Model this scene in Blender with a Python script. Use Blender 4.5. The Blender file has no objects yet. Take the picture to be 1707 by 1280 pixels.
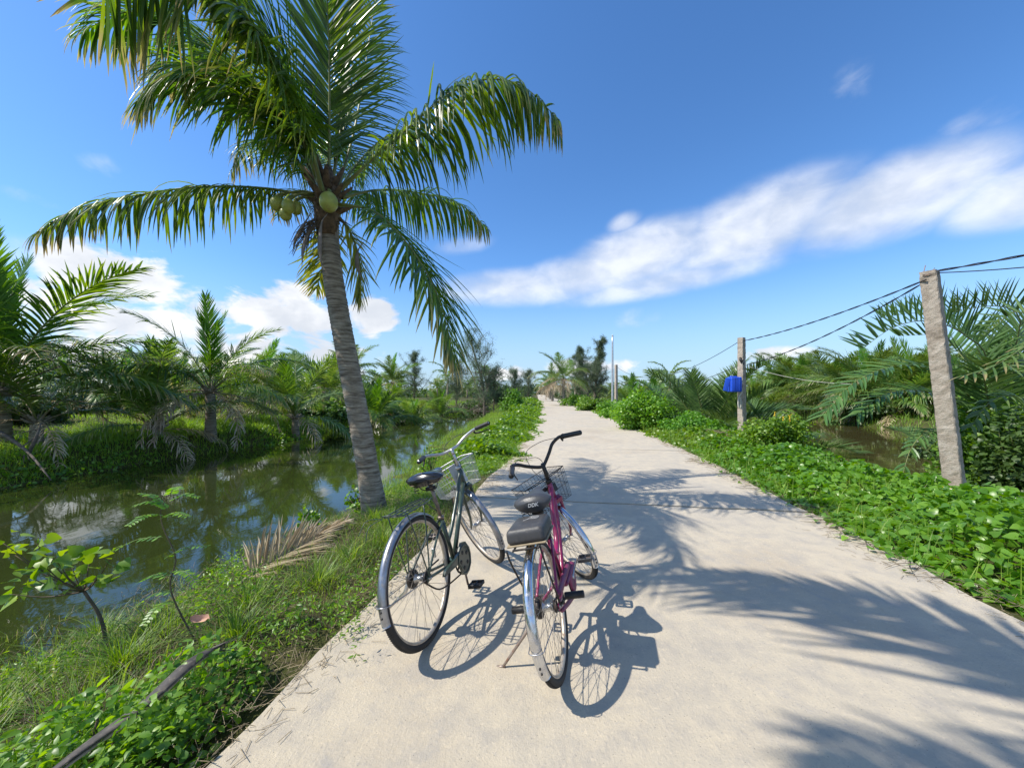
import bpy, math, random
import numpy as np
from math import radians as R, pi, sin, cos, atan2, sqrt
from mathutils import Vector, Matrix

random.seed(7)
RNG = np.random.default_rng(7)
F, CH, HV, CU = 623.0, 1.428, 654.0, 853.5        # focal length (photo px), camera height, horizon row, centre column
SC = bpy.context.scene
COL = SC.collection


def at(u, v, Y):
    """point at depth Y seen at photo pixel u, v"""
    return np.array([(u - CU) * Y / F, Y, CH - (v - HV) * Y / F])


# ------------------------------------------------------------------ mesh helpers
def frame_of(T, up=(0, 0, 1)):
    T = np.asarray(T, float); T = T / (np.linalg.norm(T) + 1e-12)
    u = np.asarray(up, float)
    if abs(np.dot(T, u)) > .97: u = np.array([0, 1., 0]) if abs(T[1]) < .9 else np.array([1., 0, 0])
    S = np.cross(T, u); S /= np.linalg.norm(S)
    return S, np.cross(S, T)


def spline(P, n):
    """Catmull-Rom through P, n samples evenly spaced in length"""
    P = np.asarray(P, float)
    if len(P) == 2:
        t = np.linspace(0, 1, n)[:, None]
        return P[0] * (1 - t) + P[1] * t
    Q = np.vstack([2 * P[0] - P[1], P, 2 * P[-1] - P[-2]])
    out = []
    for i in range(len(P) - 1):
        a, b, c, d = Q[i:i + 4]
        for t in np.linspace(0, 1, 12, endpoint=False):
            out.append(.5 * ((2 * b) + (c - a) * t + (2 * a - 5 * b + 4 * c - d) * t * t + (3 * b - a - 3 * c + d) * t ** 3))
    out.append(P[-1])
    out = np.array(out)
    s = np.r_[0, np.cumsum(np.linalg.norm(np.diff(out, axis=0), axis=1))]
    q = np.linspace(0, s[-1], n)
    return np.stack([np.interp(q, s, out[:, k]) for k in range(out.shape[1])], 1)


class MB:
    def __init__(s, tf=None):
        s.V = []; s.Fc = []; s.M = []; s.C = []; s.tf = tf; s.n = 0; s.SM = []

    def add(s, V, Fc, mat=0, col=None, smooth=True, tf=True):
        V = np.asarray(V, float).reshape(-1, 3)
        if s.tf is not None and tf: V = s.tf(V)
        s.V.append(V)
        if col is None: col = np.array([.5, .5, 0, 1.])
        col = np.asarray(col, float)
        if col.ndim == 1: col = np.tile(col, (len(V), 1))
        s.C.append(col)
        Fc = [np.asarray(f) + s.n for f in (Fc if isinstance(Fc, list) and len(Fc) and hasattr(Fc[0], 'shape') and np.asarray(Fc[0]).ndim == 2 else [np.asarray(Fc)])]
        for f in Fc:
            s.Fc.append(f); s.M.append(np.full(len(f), mat)); s.SM.append(np.full(len(f), smooth))
        s.n += len(V)

    def tube(s, P, r, seg=8, mat=0, closed=False, caps=True, n=None, col=None, flat=1.0):
        P = np.asarray(P, float)
        if n: P = spline(P, n)
        K = len(P)
        r = np.asarray(r, float)
        r = np.full(K, float(r)) if r.ndim == 0 else (np.interp(np.linspace(0, 1, K), np.linspace(0, 1, len(r)), r) if len(r) != K else r)
        if closed: T = np.roll(P, -1, 0) - np.roll(P, 1, 0)
        else: T = np.gradient(P, axis=0)
        T /= np.linalg.norm(T, axis=1)[:, None] + 1e-12
        S, U = frame_of(T[0])
        a = np.arange(seg) * 2 * pi / seg
        V = np.zeros((K, seg, 3))
        for i in range(K):
            S = S - np.dot(S, T[i]) * T[i]; S /= np.linalg.norm(S) + 1e-12
            U = np.cross(S, T[i])
            V[i] = P[i] + r[i] * (np.cos(a)[:, None] * S + flat * np.sin(a)[:, None] * U)
        V = V.reshape(-1, 3)
        i = np.arange(K if closed else K - 1)[:, None]; j = np.arange(seg)[None]
        i2 = (i + 1) % K; j2 = (j + 1) % seg
        Q = np.stack([i * seg + j, i * seg + j2, i2 * seg + j2, i2 * seg + j], -1).reshape(-1, 4)
        fc = [Q]
        if caps and not closed:
            fc.append(np.arange(seg)[::-1][None]); fc.append((np.arange(seg) + (K - 1) * seg)[None])
        s.add(V, fc, mat, col)

    def box(s, c, sz, rot=None, mat=0, bev=0.0, col=None):
        sx, sy, sz_ = [q / 2 for q in sz]
        V = np.array([[x, y, z] for x in (-sx, sx) for y in (-sy, sy) for z in (-sz_, sz_)])
        Fq = np.array([[0, 1, 3, 2], [4, 6, 7, 5], [0, 4, 5, 1], [2, 3, 7, 6], [0, 2, 6, 4], [1, 5, 7, 3]])
        if rot is not None: V = V @ np.asarray(rot).T
        s.add(V + np.asarray(c), [Fq], mat, col, smooth=False)

    def rbox(s, c, sz, rad, rot=None, mat=0, k=3, taper=0.0):
        """rounded box as a superellipsoid-like lofted stack of rounded rectangles"""
        sx, sy, sz_ = [q / 2 for q in sz]
        rings = []
        prof = [(-sz_ + rad * (1 - cos(pi / 2 * i / k)), rad * (1 - sin(pi / 2 * i / k))) for i in range(k + 1)]
        prof += [(sz_ - rad * (1 - cos(pi / 2 * i / k)), rad * (1 - sin(pi / 2 * i / k))) for i in range(k, -1, -1)]
        m = 4 * (k + 1)
        for z, ins in prof:
            ring = []
            tt = 1 - taper * (z / sz_ * .5 + .5)
            for q in range(4):
                cx = (sx - rad) * (1 if q in (0, 3) else -1); cy = (sy - rad) * (1 if q in (0, 1) else -1)
                for i in range(k + 1):
                    a = q * pi / 2 + pi / 2 * i / k
                    rr = rad - ins
                    ring.append([(cx + rr * cos(a)) * tt, (cy + rr * sin(a)) * tt, z])
            rings.append(ring)
        V = np.array(rings).reshape(-1, 3); K = len(rings)
        if rot is not None: V = V @ np.asarray(rot).T
        i = np.arange(K - 1)[:, None]; j = np.arange(m)[None]; j2 = (j + 1) % m
        Q = np.stack([i * m + j, i * m + j2, (i + 1) * m + j2, (i + 1) * m + j], -1).reshape(-1, 4)
        s.add(V + np.asarray(c), [Q, np.arange(m)[::-1][None], (np.arange(m) + (K - 1) * m)[None]], mat)

    def lathe(s, c, prof, a0=0, a1=2 * pi, n=48, mat=0, closed_prof=True, axis='y'):
        """profile points (r, y) swept about the y axis through c"""
        full = abs(a1 - a0 - 2 * pi) < 1e-6
        A = np.linspace(a0, a1, n, endpoint=not full)
        m = len(prof); pr = np.array(prof, float)
        V = np.zeros((n, m, 3))
        V[:, :, 0] = pr[None, :, 0] * np.cos(A)[:, None]; V[:, :, 1] = pr[None, :, 1]; V[:, :, 2] = pr[None, :, 0] * np.sin(A)[:, None]
        if axis == 'z': V = V[:, :, [0, 2, 1]]
        V = V.reshape(-1, 3) + np.asarray(c)
        i = np.arange(n if full else n - 1)[:, None]; j = np.arange(m if closed_prof else m - 1)[None]
        i2 = (i + 1) % n; j2 = (j + 1) % m
        Q = np.stack([i * m + j, i * m + j2, i2 * m + j2, i2 * m + j], -1).reshape(-1, 4)
        fc = [Q]
        if not full and closed_prof: fc += [np.arange(m)[None], (np.arange(m)[::-1] + (n - 1) * m)[None]]
        s.add(V, fc, mat)

    def grid(s, V, mat=0, cu=False, cv=False, col=None, smooth=True):
        V = np.asarray(V, float); a, b = V.shape[:2]
        i = np.arange(a if cu else a - 1)[:, None]; j = np.arange(b if cv else b - 1)[None]
        i2 = (i + 1) % a; j2 = (j + 1) % b
        Q = np.stack([i * b + j, i * b + j2, i2 * b + j2, i2 * b + j], -1).reshape(-1, 4)
        s.add(V.reshape(-1, 3), [Q], mat, col, smooth)

    def sphere(s, c, r, seg=12, mat=0, sc=(1, 1, 1), rot=None, tilt=None, col=None):
        th = np.linspace(0, pi, seg // 2 + 2)[1:-1]; ph = np.arange(seg) * 2 * pi / seg
        V = np.stack([np.sin(th)[:, None] * np.cos(ph), np.sin(th)[:, None] * np.sin(ph), np.cos(th)[:, None] * np.ones(seg)], -1)
        a = len(th)
        V = np.vstack([V.reshape(-1, 3), [[0, 0, 1], [0, 0, -1]]]) * np.array(sc) * r
        if rot is not None: V = V @ np.asarray(rot).T
        i = np.arange(a - 1)[:, None]; j = np.arange(seg)[None]; j2 = (j + 1) % seg
        Q = np.stack([i * seg + j, (i + 1) * seg + j, (i + 1) * seg + j2, i * seg + j2], -1).reshape(-1, 4)
        jj = np.arange(seg); t1 = np.stack([np.full(seg, a * seg), jj, (jj + 1) % seg], -1)
        t2 = np.stack([np.full(seg, a * seg + 1), (jj + 1) % seg + (a - 1) * seg, jj + (a - 1) * seg], -1)
        s.add(V + np.asarray(c), [Q, t1, t2], mat, col)

    def mesh(s, name, mats):
        V = np.vstack(s.V); C = np.vstack(s.C)
        me = bpy.data.meshes.new(name)
        loops = np.concatenate([f.ravel() for f in s.Fc]).astype(np.int32)
        sizes = np.concatenate([np.full(len(f), f.shape[1]) for f in s.Fc]).astype(np.int32)
        starts = np.r_[0, np.cumsum(sizes)[:-1]].astype(np.int32)
        me.vertices.add(len(V)); me.vertices.foreach_set('co', V.astype(np.float32).ravel())
        me.loops.add(len(loops)); me.loops.foreach_set('vertex_index', loops)
        me.polygons.add(len(sizes)); me.polygons.foreach_set('loop_start', starts); me.polygons.foreach_set('loop_total', sizes)
        me.polygons.foreach_set('material_index', np.concatenate(s.M).astype(np.int32))
        me.polygons.foreach_set('use_smooth', np.concatenate(s.SM))
        at_ = me.color_attributes.new('vc', 'FLOAT_COLOR', 'POINT')
        at_.data.foreach_set('color', C.astype(np.float32).ravel())
        for m in (mats if isinstance(mats, (list, tuple)) else [mats]): me.materials.append(m)
        me.update(calc_edges=True); me.validate()
        return me

    def build(s, name, mats, parent=None, **kw):
        o = bpy.data.objects.new(name, s.mesh(name, mats)); COL.objects.link(o)
        if parent is not None: o.parent = parent
        tag(o, **kw)
        return o


def tag(o, label=None, cat=None, group=None, kind=None):
    if label: o['label'] = label
    if cat: o['category'] = cat
    if group: o['group'] = group
    if kind: o['kind'] = kind
    return o


def empty(name, loc=(0, 0, 0), rz=0.0, **kw):
    o = bpy.data.objects.new(name, None); COL.objects.link(o)
    o.empty_display_size = .1
    o.location = [float(q) for q in loc]; o.rotation_euler = (0, 0, rz)
    return tag(o, **kw)


# ------------------------------------------------------------------ materials
class NT:
    def __init__(s, name, world=None):
        if world is None:
            s.m = bpy.data.materials.new(name); s.m.use_nodes = True; s.t = s.m.node_tree
        else: s.m = world; s.t = world.node_tree
        s.t.nodes.clear()

    def n(s, typ, ins=None, **pr):
        nd = s.t.nodes.new(typ)
        for k, v in pr.items(): setattr(nd, k, v)
        for k, v in (ins or {}).items(): s.set(nd.inputs[k], v)
        return nd

    def set(s, inp, v):
        if isinstance(v, bpy.types.Node): v = v.outputs[0]
        if isinstance(v, bpy.types.NodeSocket): s.t.links.new(v, inp)
        else:
            if inp.type == 'RGBA' and len(v) == 3: v = (*v, 1)
            inp.default_value = v

    def math(s, op, a, b=0.0, c=0.0, clamp=False):
        return s.n('ShaderNodeMath', {0: a, 1: b, 2: c}, operation=op, use_clamp=clamp).outputs[0]

    def vdot(s, a, b): return s.n('ShaderNodeVectorMath', {0: a, 1: b}, operation='DOT_PRODUCT').outputs['Value']

    def mix(s, f, a, b, bt='MIX'):
        nd = s.n('ShaderNodeMix', data_type='RGBA', blend_type=bt)
        s.set(nd.inputs[0], f); s.set(nd.inputs[6], a); s.set(nd.inputs[7], b)
        return nd.outputs[2]

    def noise(s, scale, detail=4, rough=.55, vec=None, dist=0.0, dim='3D'):
        nd = s.n('ShaderNodeTexNoise', {'Scale': scale, 'Detail': detail, 'Roughness': rough, 'Distortion': dist}, noise_dimensions=dim)
        if vec is not None: s.set(nd.inputs['Vector'], vec)
        return nd.outputs['Fac']

    def ramp(s, f, stops, interp='LINEAR'):
        nd = s.n('ShaderNodeValToRGB', {0: f}); cr = nd.color_ramp; cr.interpolation = interp
        while len(cr.elements) < len(stops): cr.elements.new(.5)
        for e, (p, c) in zip(cr.elements, stops):
            e.position = p; e.color = (*c, 1) if not isinstance(c, (int, float)) else (c, c, c, 1)
        return nd.outputs[0]

    def pos(s): return s.n('ShaderNodeNewGeometry').outputs['Position']
    def obj(s): return s.n('ShaderNodeTexCoord').outputs['Object']
    def smooth(s, x, a, b):
        nd = s.n('ShaderNodeMapRange', {'Value': x, 'From Min': a, 'From Max': b}, interpolation_type='SMOOTHSTEP'); return nd.outputs[0]

    def bump(s, h, dist, strength=1.0):
        return s.n('ShaderNodeBump', {'Height': h, 'Distance': dist, 'Strength': strength}).outputs[0]

    def bsdf(s, col, rough=.5, metal=0.0, normal=None, spec=.5, coat=0.0, out=True):
        nd = s.n('ShaderNodeBsdfPrincipled', {'Base Color': col, 'Roughness': rough, 'Metallic': metal, 'Specular IOR Level': spec, 'Coat Weight': coat})
        if normal is not None: s.set(nd.inputs['Normal'], normal)
        if out: s.n('ShaderNodeOutputMaterial', {0: nd})
        return nd


def mat_plain(name, col, rough=.5, metal=0.0, var=.15, scale=12, dirt=None, dirt_amt=.5, bump=0.0, coat=0.0, spec=.5):
    t = NT(name); p = t.obj()
    n1 = t.noise(scale, 5, .6, p)
    c = t.mix(t.smooth(n1, .3, .75), tuple(q * (1 - var) for q in col), tuple(min(1, q * (1 + var)) for q in col))
    r = rough
    if dirt is not None:
        n2 = t.noise(scale * 2.3, 6, .7, p)
        f = t.math('MULTIPLY', t.smooth(n2, .5, .68), dirt_amt)
        c = t.mix(f, c, dirt)
        r = t.math('ADD', t.math('MULTIPLY', f, .5), rough)
        if metal > 0: metal = t.math('MULTIPLY', t.math('SUBTRACT', 1.0, f), metal)
    nm = t.bump(t.noise(scale * 6, 4, .6, p), bump) if bump else None
    t.bsdf(c, r, metal, nm, spec, coat)
    return t.m


def mat_leaf(name, c1, c2, c3, tip, tr=.35, rough=.38, tipstart=.75, spec=.5, hue=0.0):
    """vc.r: leaflet random, vc.g: place along the leaflet, vc.b: age of the frond"""
    t = NT(name)
    a = t.n('ShaderNodeAttribute', attribute_name='vc')
    sp = t.n('ShaderNodeSeparateColor', {0: a.outputs['Color']})
    r, g, b = sp.outputs
    c = t.ramp(r, [(0, c1), (.5, c2), (1, c3)])
    n1 = t.noise(3.0, 3, .5, t.pos())
    c = t.mix(t.math('MULTIPLY', t.smooth(n1, .45, .75), .45), c, c3)
    e = t.math('ADD', g, t.math('MULTIPLY', b, .9))
    e = t.math('ADD', e, t.math('MULTIPLY', t.math('SUBTRACT', r, .5), .35))
    c = t.mix(t.smooth(e, tipstart, tipstart + .45), c, tip)
    info = t.n('ShaderNodeObjectInfo').outputs['Random']
    hs = t.n('ShaderNodeHueSaturation', {'Hue': t.math('ADD', .487, t.math('MULTIPLY', info, .026)), 'Value': t.math('ADD', .85, t.math('MULTIPLY', info, .3)), 'Color': c})
    c = hs.outputs[0]
    pb = t.bsdf(c, rough, 0, None, spec, out=False)
    tc = t.n('ShaderNodeHueSaturation', {'Hue': .485, 'Saturation': 1.15, 'Value': 2.0, 'Color': c}).outputs[0]
    trn = t.n('ShaderNodeBsdfTranslucent', {0: tc})
    t.n('ShaderNodeOutputMaterial', {0: t.n('ShaderNodeMixShader', {0: tr, 1: pb, 2: trn})})
    return t.m


M = {}
M['frond'] = mat_leaf('palm_leaf', (.045, .095, .02), (.07, .15, .025), (.17, .26, .035), (.33, .28, .12), tr=.42, rough=.28, tipstart=.95)
M['frond_yellow'] = mat_leaf('palm_leaf_yellowing', (.11, .16, .03), (.22, .26, .045), (.34, .33, .06), (.36, .28, .12), tr=.38, rough=.35, tipstart=.95)
M['frond_far'] = mat_leaf('palm_leaf_far', (.07, .135, .03), (.12, .21, .042), (.22, .30, .06), (.38, .34, .19), tr=.33, rough=.4, tipstart=.95)
M['frond_fresh'] = mat_leaf('palm_leaf_fresh', (.07, .17, .02), (.1, .23, .025), (.14, .28, .03), (.3, .32, .1), tr=.4, rough=.35, tipstart=1.1)
M['frond_dry'] = mat_leaf('palm_leaf_dry', (.26, .19, .11), (.36, .28, .17), (.42, .34, .22), (.44, .37, .27), tr=.2, rough=.7, tipstart=.8)
M['frond_nipa'] = mat_leaf('nipa_leaf', (.05, .10, .028), (.08, .16, .04), (.14, .22, .06), (.33, .27, .12), tr=.25, rough=.3, tipstart=1.15)
M['rachis'] = mat_plain('palm_rachis', (.17, .2, .055), .45, var=.3, scale=5, dirt=(.2, .13, .06), dirt_amt=.5)
M['rachis_dry'] = mat_plain('palm_rachis_dry', (.3, .23, .14), .7, var=.3, scale=5)
M['grass'] = mat_leaf('grass_blade', (.065, .14, .018), (.13, .24, .03), (.28, .36, .06), (.44, .36, .19), tr=.4, rough=.45, tipstart=1.0)
M['grass_far'] = mat_leaf('grass_blade_far', (.12, .23, .03), (.19, .33, .04), (.28, .40, .07), (.42, .37, .18), tr=.4, rough=.5, tipstart=1.1)
M['vine'] = mat_leaf('vine_leaf', (.07, .18, .02), (.12, .28, .027), (.21, .37, .042), (.5, .44, .07), tr=.38, rough=.35, tipstart=1.3)
M['weed'] = mat_leaf('weed_leaf', (.05, .14, .02), (.12, .27, .03), (.25, .42, .05), (.45, .38, .08), tr=.4, rough=.4, tipstart=1.25)
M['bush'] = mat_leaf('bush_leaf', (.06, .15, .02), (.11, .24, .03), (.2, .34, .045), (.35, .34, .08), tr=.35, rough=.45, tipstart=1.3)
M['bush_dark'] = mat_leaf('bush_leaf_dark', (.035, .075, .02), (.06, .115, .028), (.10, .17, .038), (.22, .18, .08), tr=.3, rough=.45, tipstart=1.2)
M['needle'] = mat_leaf('casuarina_needle', (.06, .10, .05), (.09, .14, .07), (.14, .18, .10), (.22, .19, .12), tr=.25, rough=.6, tipstart=1.3)
M['bigleaf'] = mat_leaf('sapling_leaf', (.06, .15, .02), (.12, .25, .03), (.26, .38, .04), (.5, .42, .06), tr=.35, rough=.4, tipstart=1.3)
M['twig'] = mat_plain('twig_bark', (.12, .09, .06), .85, var=.35, scale=14)
M['stem_green'] = mat_plain('green_stem', (.14, .17, .05), .6, var=.3, scale=14)
M['bark_grey'] = mat_plain('grey_bark', (.16, .13, .10), .9, var=.35, scale=9, bump=.01)
M['straw'] = mat_plain('dry_stalk', (.34, .27, .17), .8, var=.35, scale=12)
M['flower_white'] = mat_plain('white_petal', (.75, .73, .7), .6)
M['flower_yellow'] = mat_plain('yellow_petal', (.75, .5, .03), .6)
M['pink_dry'] = mat_plain('dry_pink_leaf', (.62, .38, .27), .7, var=.2)
M['coconut'] = mat_plain('green_coconut', (.34, .38, .08), .42, var=.25, scale=7, dirt=(.25, .17, .08), dirt_amt=.5)
M['spathe'] = mat_plain('dry_spathe', (.2, .165, .14), .7, var=.3, scale=10)
M['fibre'] = mat_plain('palm_fibre', (.13, .085, .05), .9, var=.5, scale=22, bump=.01)

# bark of the coconut palms
t = NT('palm_bark'); p = t.obj()
st = t.n('ShaderNodeMapping', {'Vector': p, 'Scale': (3, 3, 26)})
n1 = t.noise(1.6, 6, .7, st.outputs[0]); n2 = t.noise(9, 6, .7, p)
c = t.ramp(n1, [(.34, (.10, .08, .06)), (.5, (.28, .24, .19)), (.66, (.44, .40, .33))])
c = t.mix(t.math('MULTIPLY', t.smooth(n2, .5, .75), .5), c, (.12, .10, .075))
t.bsdf(c, .9, 0, t.bump(t.math('ADD', n1, t.math('MULTIPLY', n2, .5)), .02, .9), .2)
M['palm_bark'] = t.m

# concrete of the path
t = NT('concrete_path'); p = t.pos()
big = t.noise(.55, 5, .6, p); mid = t.noise(6, 7, .65, p); fine = t.noise(70, 6, .75, p)
c = t.ramp(big, [(.32, (.44, .37, .275)), (.5, (.53, .46, .345)), (.66, (.44, .395, .32))])
c = t.mix(t.smooth(mid, .38, .75), c, (.40, .36, .30))
c = t.mix(t.math('MULTIPLY', t.smooth(fine, .5, .72), .55), c, (.33, .31, .29))
c = t.mix(t.math('MULTIPLY', t.smooth(t.noise(34, 6, .7, p), .55, .7), .5), c, (.66, .56, .41))
vor = t.n('ShaderNodeTexVoronoi', {'Vector': p, 'Scale': 55.0}).outputs['Distance']
spk = t.math('MULTIPLY', t.math('LESS_THAN', vor, .13), t.math('GREATER_THAN', t.noise(9, 3, .5, p), .52))
c = t.mix(t.math('MULTIPLY', spk, .6), c, (.15, .14, .13))
c = t.mix(t.math('MULTIPLY', t.smooth(t.noise(2.6, 8, .72, p, .8), .56, .7), .42), c, (.34, .325, .31))
c = t.mix(t.math('MULTIPLY', t.smooth(t.noise(1.1, 7, .7, p, 1.5), .6, .7), .3), c, (.36, .27, .18))
stv = t.n('ShaderNodeMapping', {'Vector': p, 'Scale': (14, 1.6, 1), 'Rotation': (0, 0, .45)}).outputs[0]
sx = t.noise(5, 6, .75, stv)
h = t.math('ADD', t.math('MULTIPLY', fine, .6), t.math('ADD', t.math('MULTIPLY', mid, .9), t.math('MULTIPLY', sx, .22)))
t.bsdf(c, .88, 0, t.bump(h, .011, .75), .25)
M['concrete'] = t.m

t = NT('pole_concrete'); p = t.obj()
n1 = t.noise(7, 7, .7, p); n2 = t.noise(40, 5, .7, p)
c = t.ramp(n1, [(.3, (.22, .18, .14)), (.5, (.38, .325, .265)), (.75, (.50, .45, .385))])
c = t.mix(t.math('MULTIPLY', t.smooth(n2, .55, .7), .4), c, (.2, .17, .14))
t.bsdf(c, .92, 0, t.bump(t.math('ADD', n1, n2), .012), .2)
M['pole'] = t.m

t = NT('soil'); p = t.pos()
n1 = t.noise(1.3, 6, .65, p); n2 = t.noise(14, 6, .7, p)
c = t.ramp(n1, [(.3, (.05, .042, .02)), (.5, (.07, .08, .025)), (.7, (.14, .105, .06))])
c = t.mix(t.math('MULTIPLY', t.smooth(n2, .42, .7), .7), c, (.055, .075, .018))
t.bsdf(c, .95, 0, t.bump(t.math('ADD', n1, n2), .05), .15)
M['soil'] = t.m


def mat_water(name, c, c2):
    t = NT(name); p = t.pos()
    n0 = t.noise(.5, 3, .5, p)
    mp = t.n('ShaderNodeMapping', {'Vector': p, 'Scale': (1.0, .55, 1), 'Rotation': (0, 0, .3)}).outputs[0]
    w1 = t.noise(2.2, 3, .5, mp, .5); w2 = t.noise(9, 2, .5, mp)
    h = t.math('ADD', w1, t.math('MULTIPLY', w2, .14))
    b = t.bsdf(t.mix(n0, c, c2), .035, 0, t.bump(h, .0045, .5), .5)
    b.inputs['IOR'].default_value = 1.55
    return t.m


M['water'] = mat_water('canal_water', (.02, .029, .007), (.034, .044, .011))
M['water_brown'] = mat_water('pond_water', (.05, .045, .015), (.08, .07, .028))

# bicycles
M['green_paint'] = mat_plain('dark_green_paint', (.032, .058, .045), .32, var=.2, dirt=(.2, .15, .1), dirt_amt=.3, coat=.4)
M['magenta_paint'] = mat_plain('magenta_paint', (.25, .010, .075), .3, var=.15, dirt=(.22, .13, .1), dirt_amt=.35, coat=.5)
M['purple_paint'] = mat_plain('faded_magenta_paint', (.23, .03, .09), .42, var=.25, dirt=(.28, .2, .17), dirt_amt=.5)
M['chrome'] = mat_plain('worn_chrome', (.62, .63, .66), .16, 1.0, var=.1, scale=9, dirt=(.3, .25, .2), dirt_amt=.45)
M['grey_metal'] = mat_plain('dull_mudguard_metal', (.36, .37, .4), .3, .9, var=.2, scale=9, dirt=(.22, .2, .17), dirt_amt=.55)
M['alu'] = mat_plain('dull_aluminium', (.5, .5, .5), .35, .9, var=.15, dirt=(.28, .22, .17), dirt_amt=.4)
M['steel_rust'] = mat_plain('rusty_steel', (.3, .24, .2), .5, .6, var=.3, dirt=(.16, .07, .035), dirt_amt=.8)
M['rim'] = mat_plain('pitted_rim', (.5, .44, .36), .35, .45, var=.15, scale=16, dirt=(.27, .14, .07), dirt_amt=.6)
M['spoke'] = mat_plain('spoke_steel', (.3, .27, .24), .4, .8)
M['rubber'] = mat_plain('tyre_rubber', (.018, .017, .017), .7, var=.3, scale=30, dirt=(.08, .07, .06), dirt_amt=.3, bump=.002)
M['black'] = mat_plain('black_plastic', (.02, .02, .021), .45, var=.3, dirt=(.1, .09, .08), dirt_amt=.25)
M['black_metal'] = mat_plain('black_metal', (.022, .02, .019), .5, .2, var=.3, dirt=(.12, .07, .045), dirt_amt=.35)
M['saddle_black'] = mat_plain('glossy_black_vinyl', (.012, .012, .015), .2, var=.3, coat=.4)
M['saddle_grey'] = mat_plain('grey_vinyl', (.05, .052, .058), .42, var=.12, bump=.0015)
M['cushion'] = mat_plain('worn_grey_vinyl', (.05, .05, .053), .5, var=.12, bump=.0015, dirt=(.13, .12, .11), dirt_amt=.35)
M['white_print'] = mat_plain('white_print', (.5, .5, .5), .6)
M['basket_grey'] = mat_plain('silver_wire', (.55, .56, .56), .4, .5, dirt=(.25, .18, .12), dirt_amt=.4)
M['red_plastic'] = mat_plain('red_plastic', (.6, .03, .02), .4)
M['reflector'] = mat_plain('orange_reflector', (.7, .25, .05), .3)
M['blue_plastic'] = mat_plain('blue_plastic', (.012, .075, .56), .35, var=.12, scale=4, dirt=(.05, .11, .4), dirt_amt=.4)
M['cable'] = mat_plain('black_cable', (.015, .015, .02), .5)
M['rope'] = mat_plain('pale_rope', (.5, .48, .42), .8)
M['galv'] = mat_plain('galvanised_steel', (.5, .52, .55), .4, .6, dirt=(.35, .32, .3), dirt_amt=.3)
M['shed_white'] = mat_plain('pale_sheet', (.6, .62, .64), .5)
SKY_STR, SUN_STR, EXPO = .105, 4.9, .27
CLOUD_LO, CLOUD_HI = (6.0, 6.4, 7.1), (9.0, 9.1, 9.3)
# ------------------------------------------------------------------ layout of the place
def interp(xs, ys):
    xs = np.array(xs, float); ys = np.array(ys, float)
    return lambda q: np.interp(q, xs, ys)


_cy = np.array([-8, 0, 1.6, 4.54, 9.3, 14.6, 24.7, 55.6, 150, 400], float)
_cx = np.array([-.4, .72, .96, 1.46, 2.2, 2.85, 3.75, 6.0, 12.3, 29], float)
_fy = np.linspace(-8, 400, 1600)
_fx = np.interp(_fy, _cy, _cx)
k = np.exp(-.5 * (np.arange(-12, 13) / 5.0) ** 2); k /= k.sum()
_fx = np.convolve(np.pad(_fx, 12, 'reflect', reflect_type='odd'), k, 'valid')


def road_x(y): return np.interp(y, _fy, _fx)


HWID = 2.1                                            # half width of the path
WZ = -.55                                            # water level
w1 = interp([-6, 3, 4.3, 5.7, 8.4, 12.8, 20, 27, 36, 44, 60], [-4.6, -4.15, -3.6, -2.75, -2.9, -3.15, -2.8, -2.3, -1.9, -3.5, -6])   # near bank, canal
w2 = interp([-6, 5, 7.65, 10.6, 13.5, 21, 32, 38, 44, 60], [-11, -10.8, -10.5, -10.2, -9.1, -9.2, -8, -5.6, -3.9, -6])          # far bank
w3 = interp([-6, 4, 6, 7, 8.4, 12, 20, 30, 60, 130], [9.5, 8.9, 8.1, 7.8, 7.9, 8.2, 9.0, 10, 13, 20])                                  # right pond
w4 = interp([-6, 10, 20, 30, 60, 130], [19, 19, 20, 22, 26, 26])


def vnoise(x, y, s=1.0, seed=0):
    """cheap smooth noise -1..1 from a few rotated sines"""
    r = np.random.default_rng(seed); o = 0
    for i in range(7):
        a = r.uniform(0, 2 * pi); f = s * r.uniform(.6, 2.4); p = r.uniform(0, 9)
        o = o + np.sin((x * cos(a) + y * sin(a)) * f + p) / (f / s) ** .7
    return o / 3.4


def sst(x, a, b):
    q = np.clip((x - a) / (b - a), 0, 1); return q * q * (3 - 2 * q)


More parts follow.
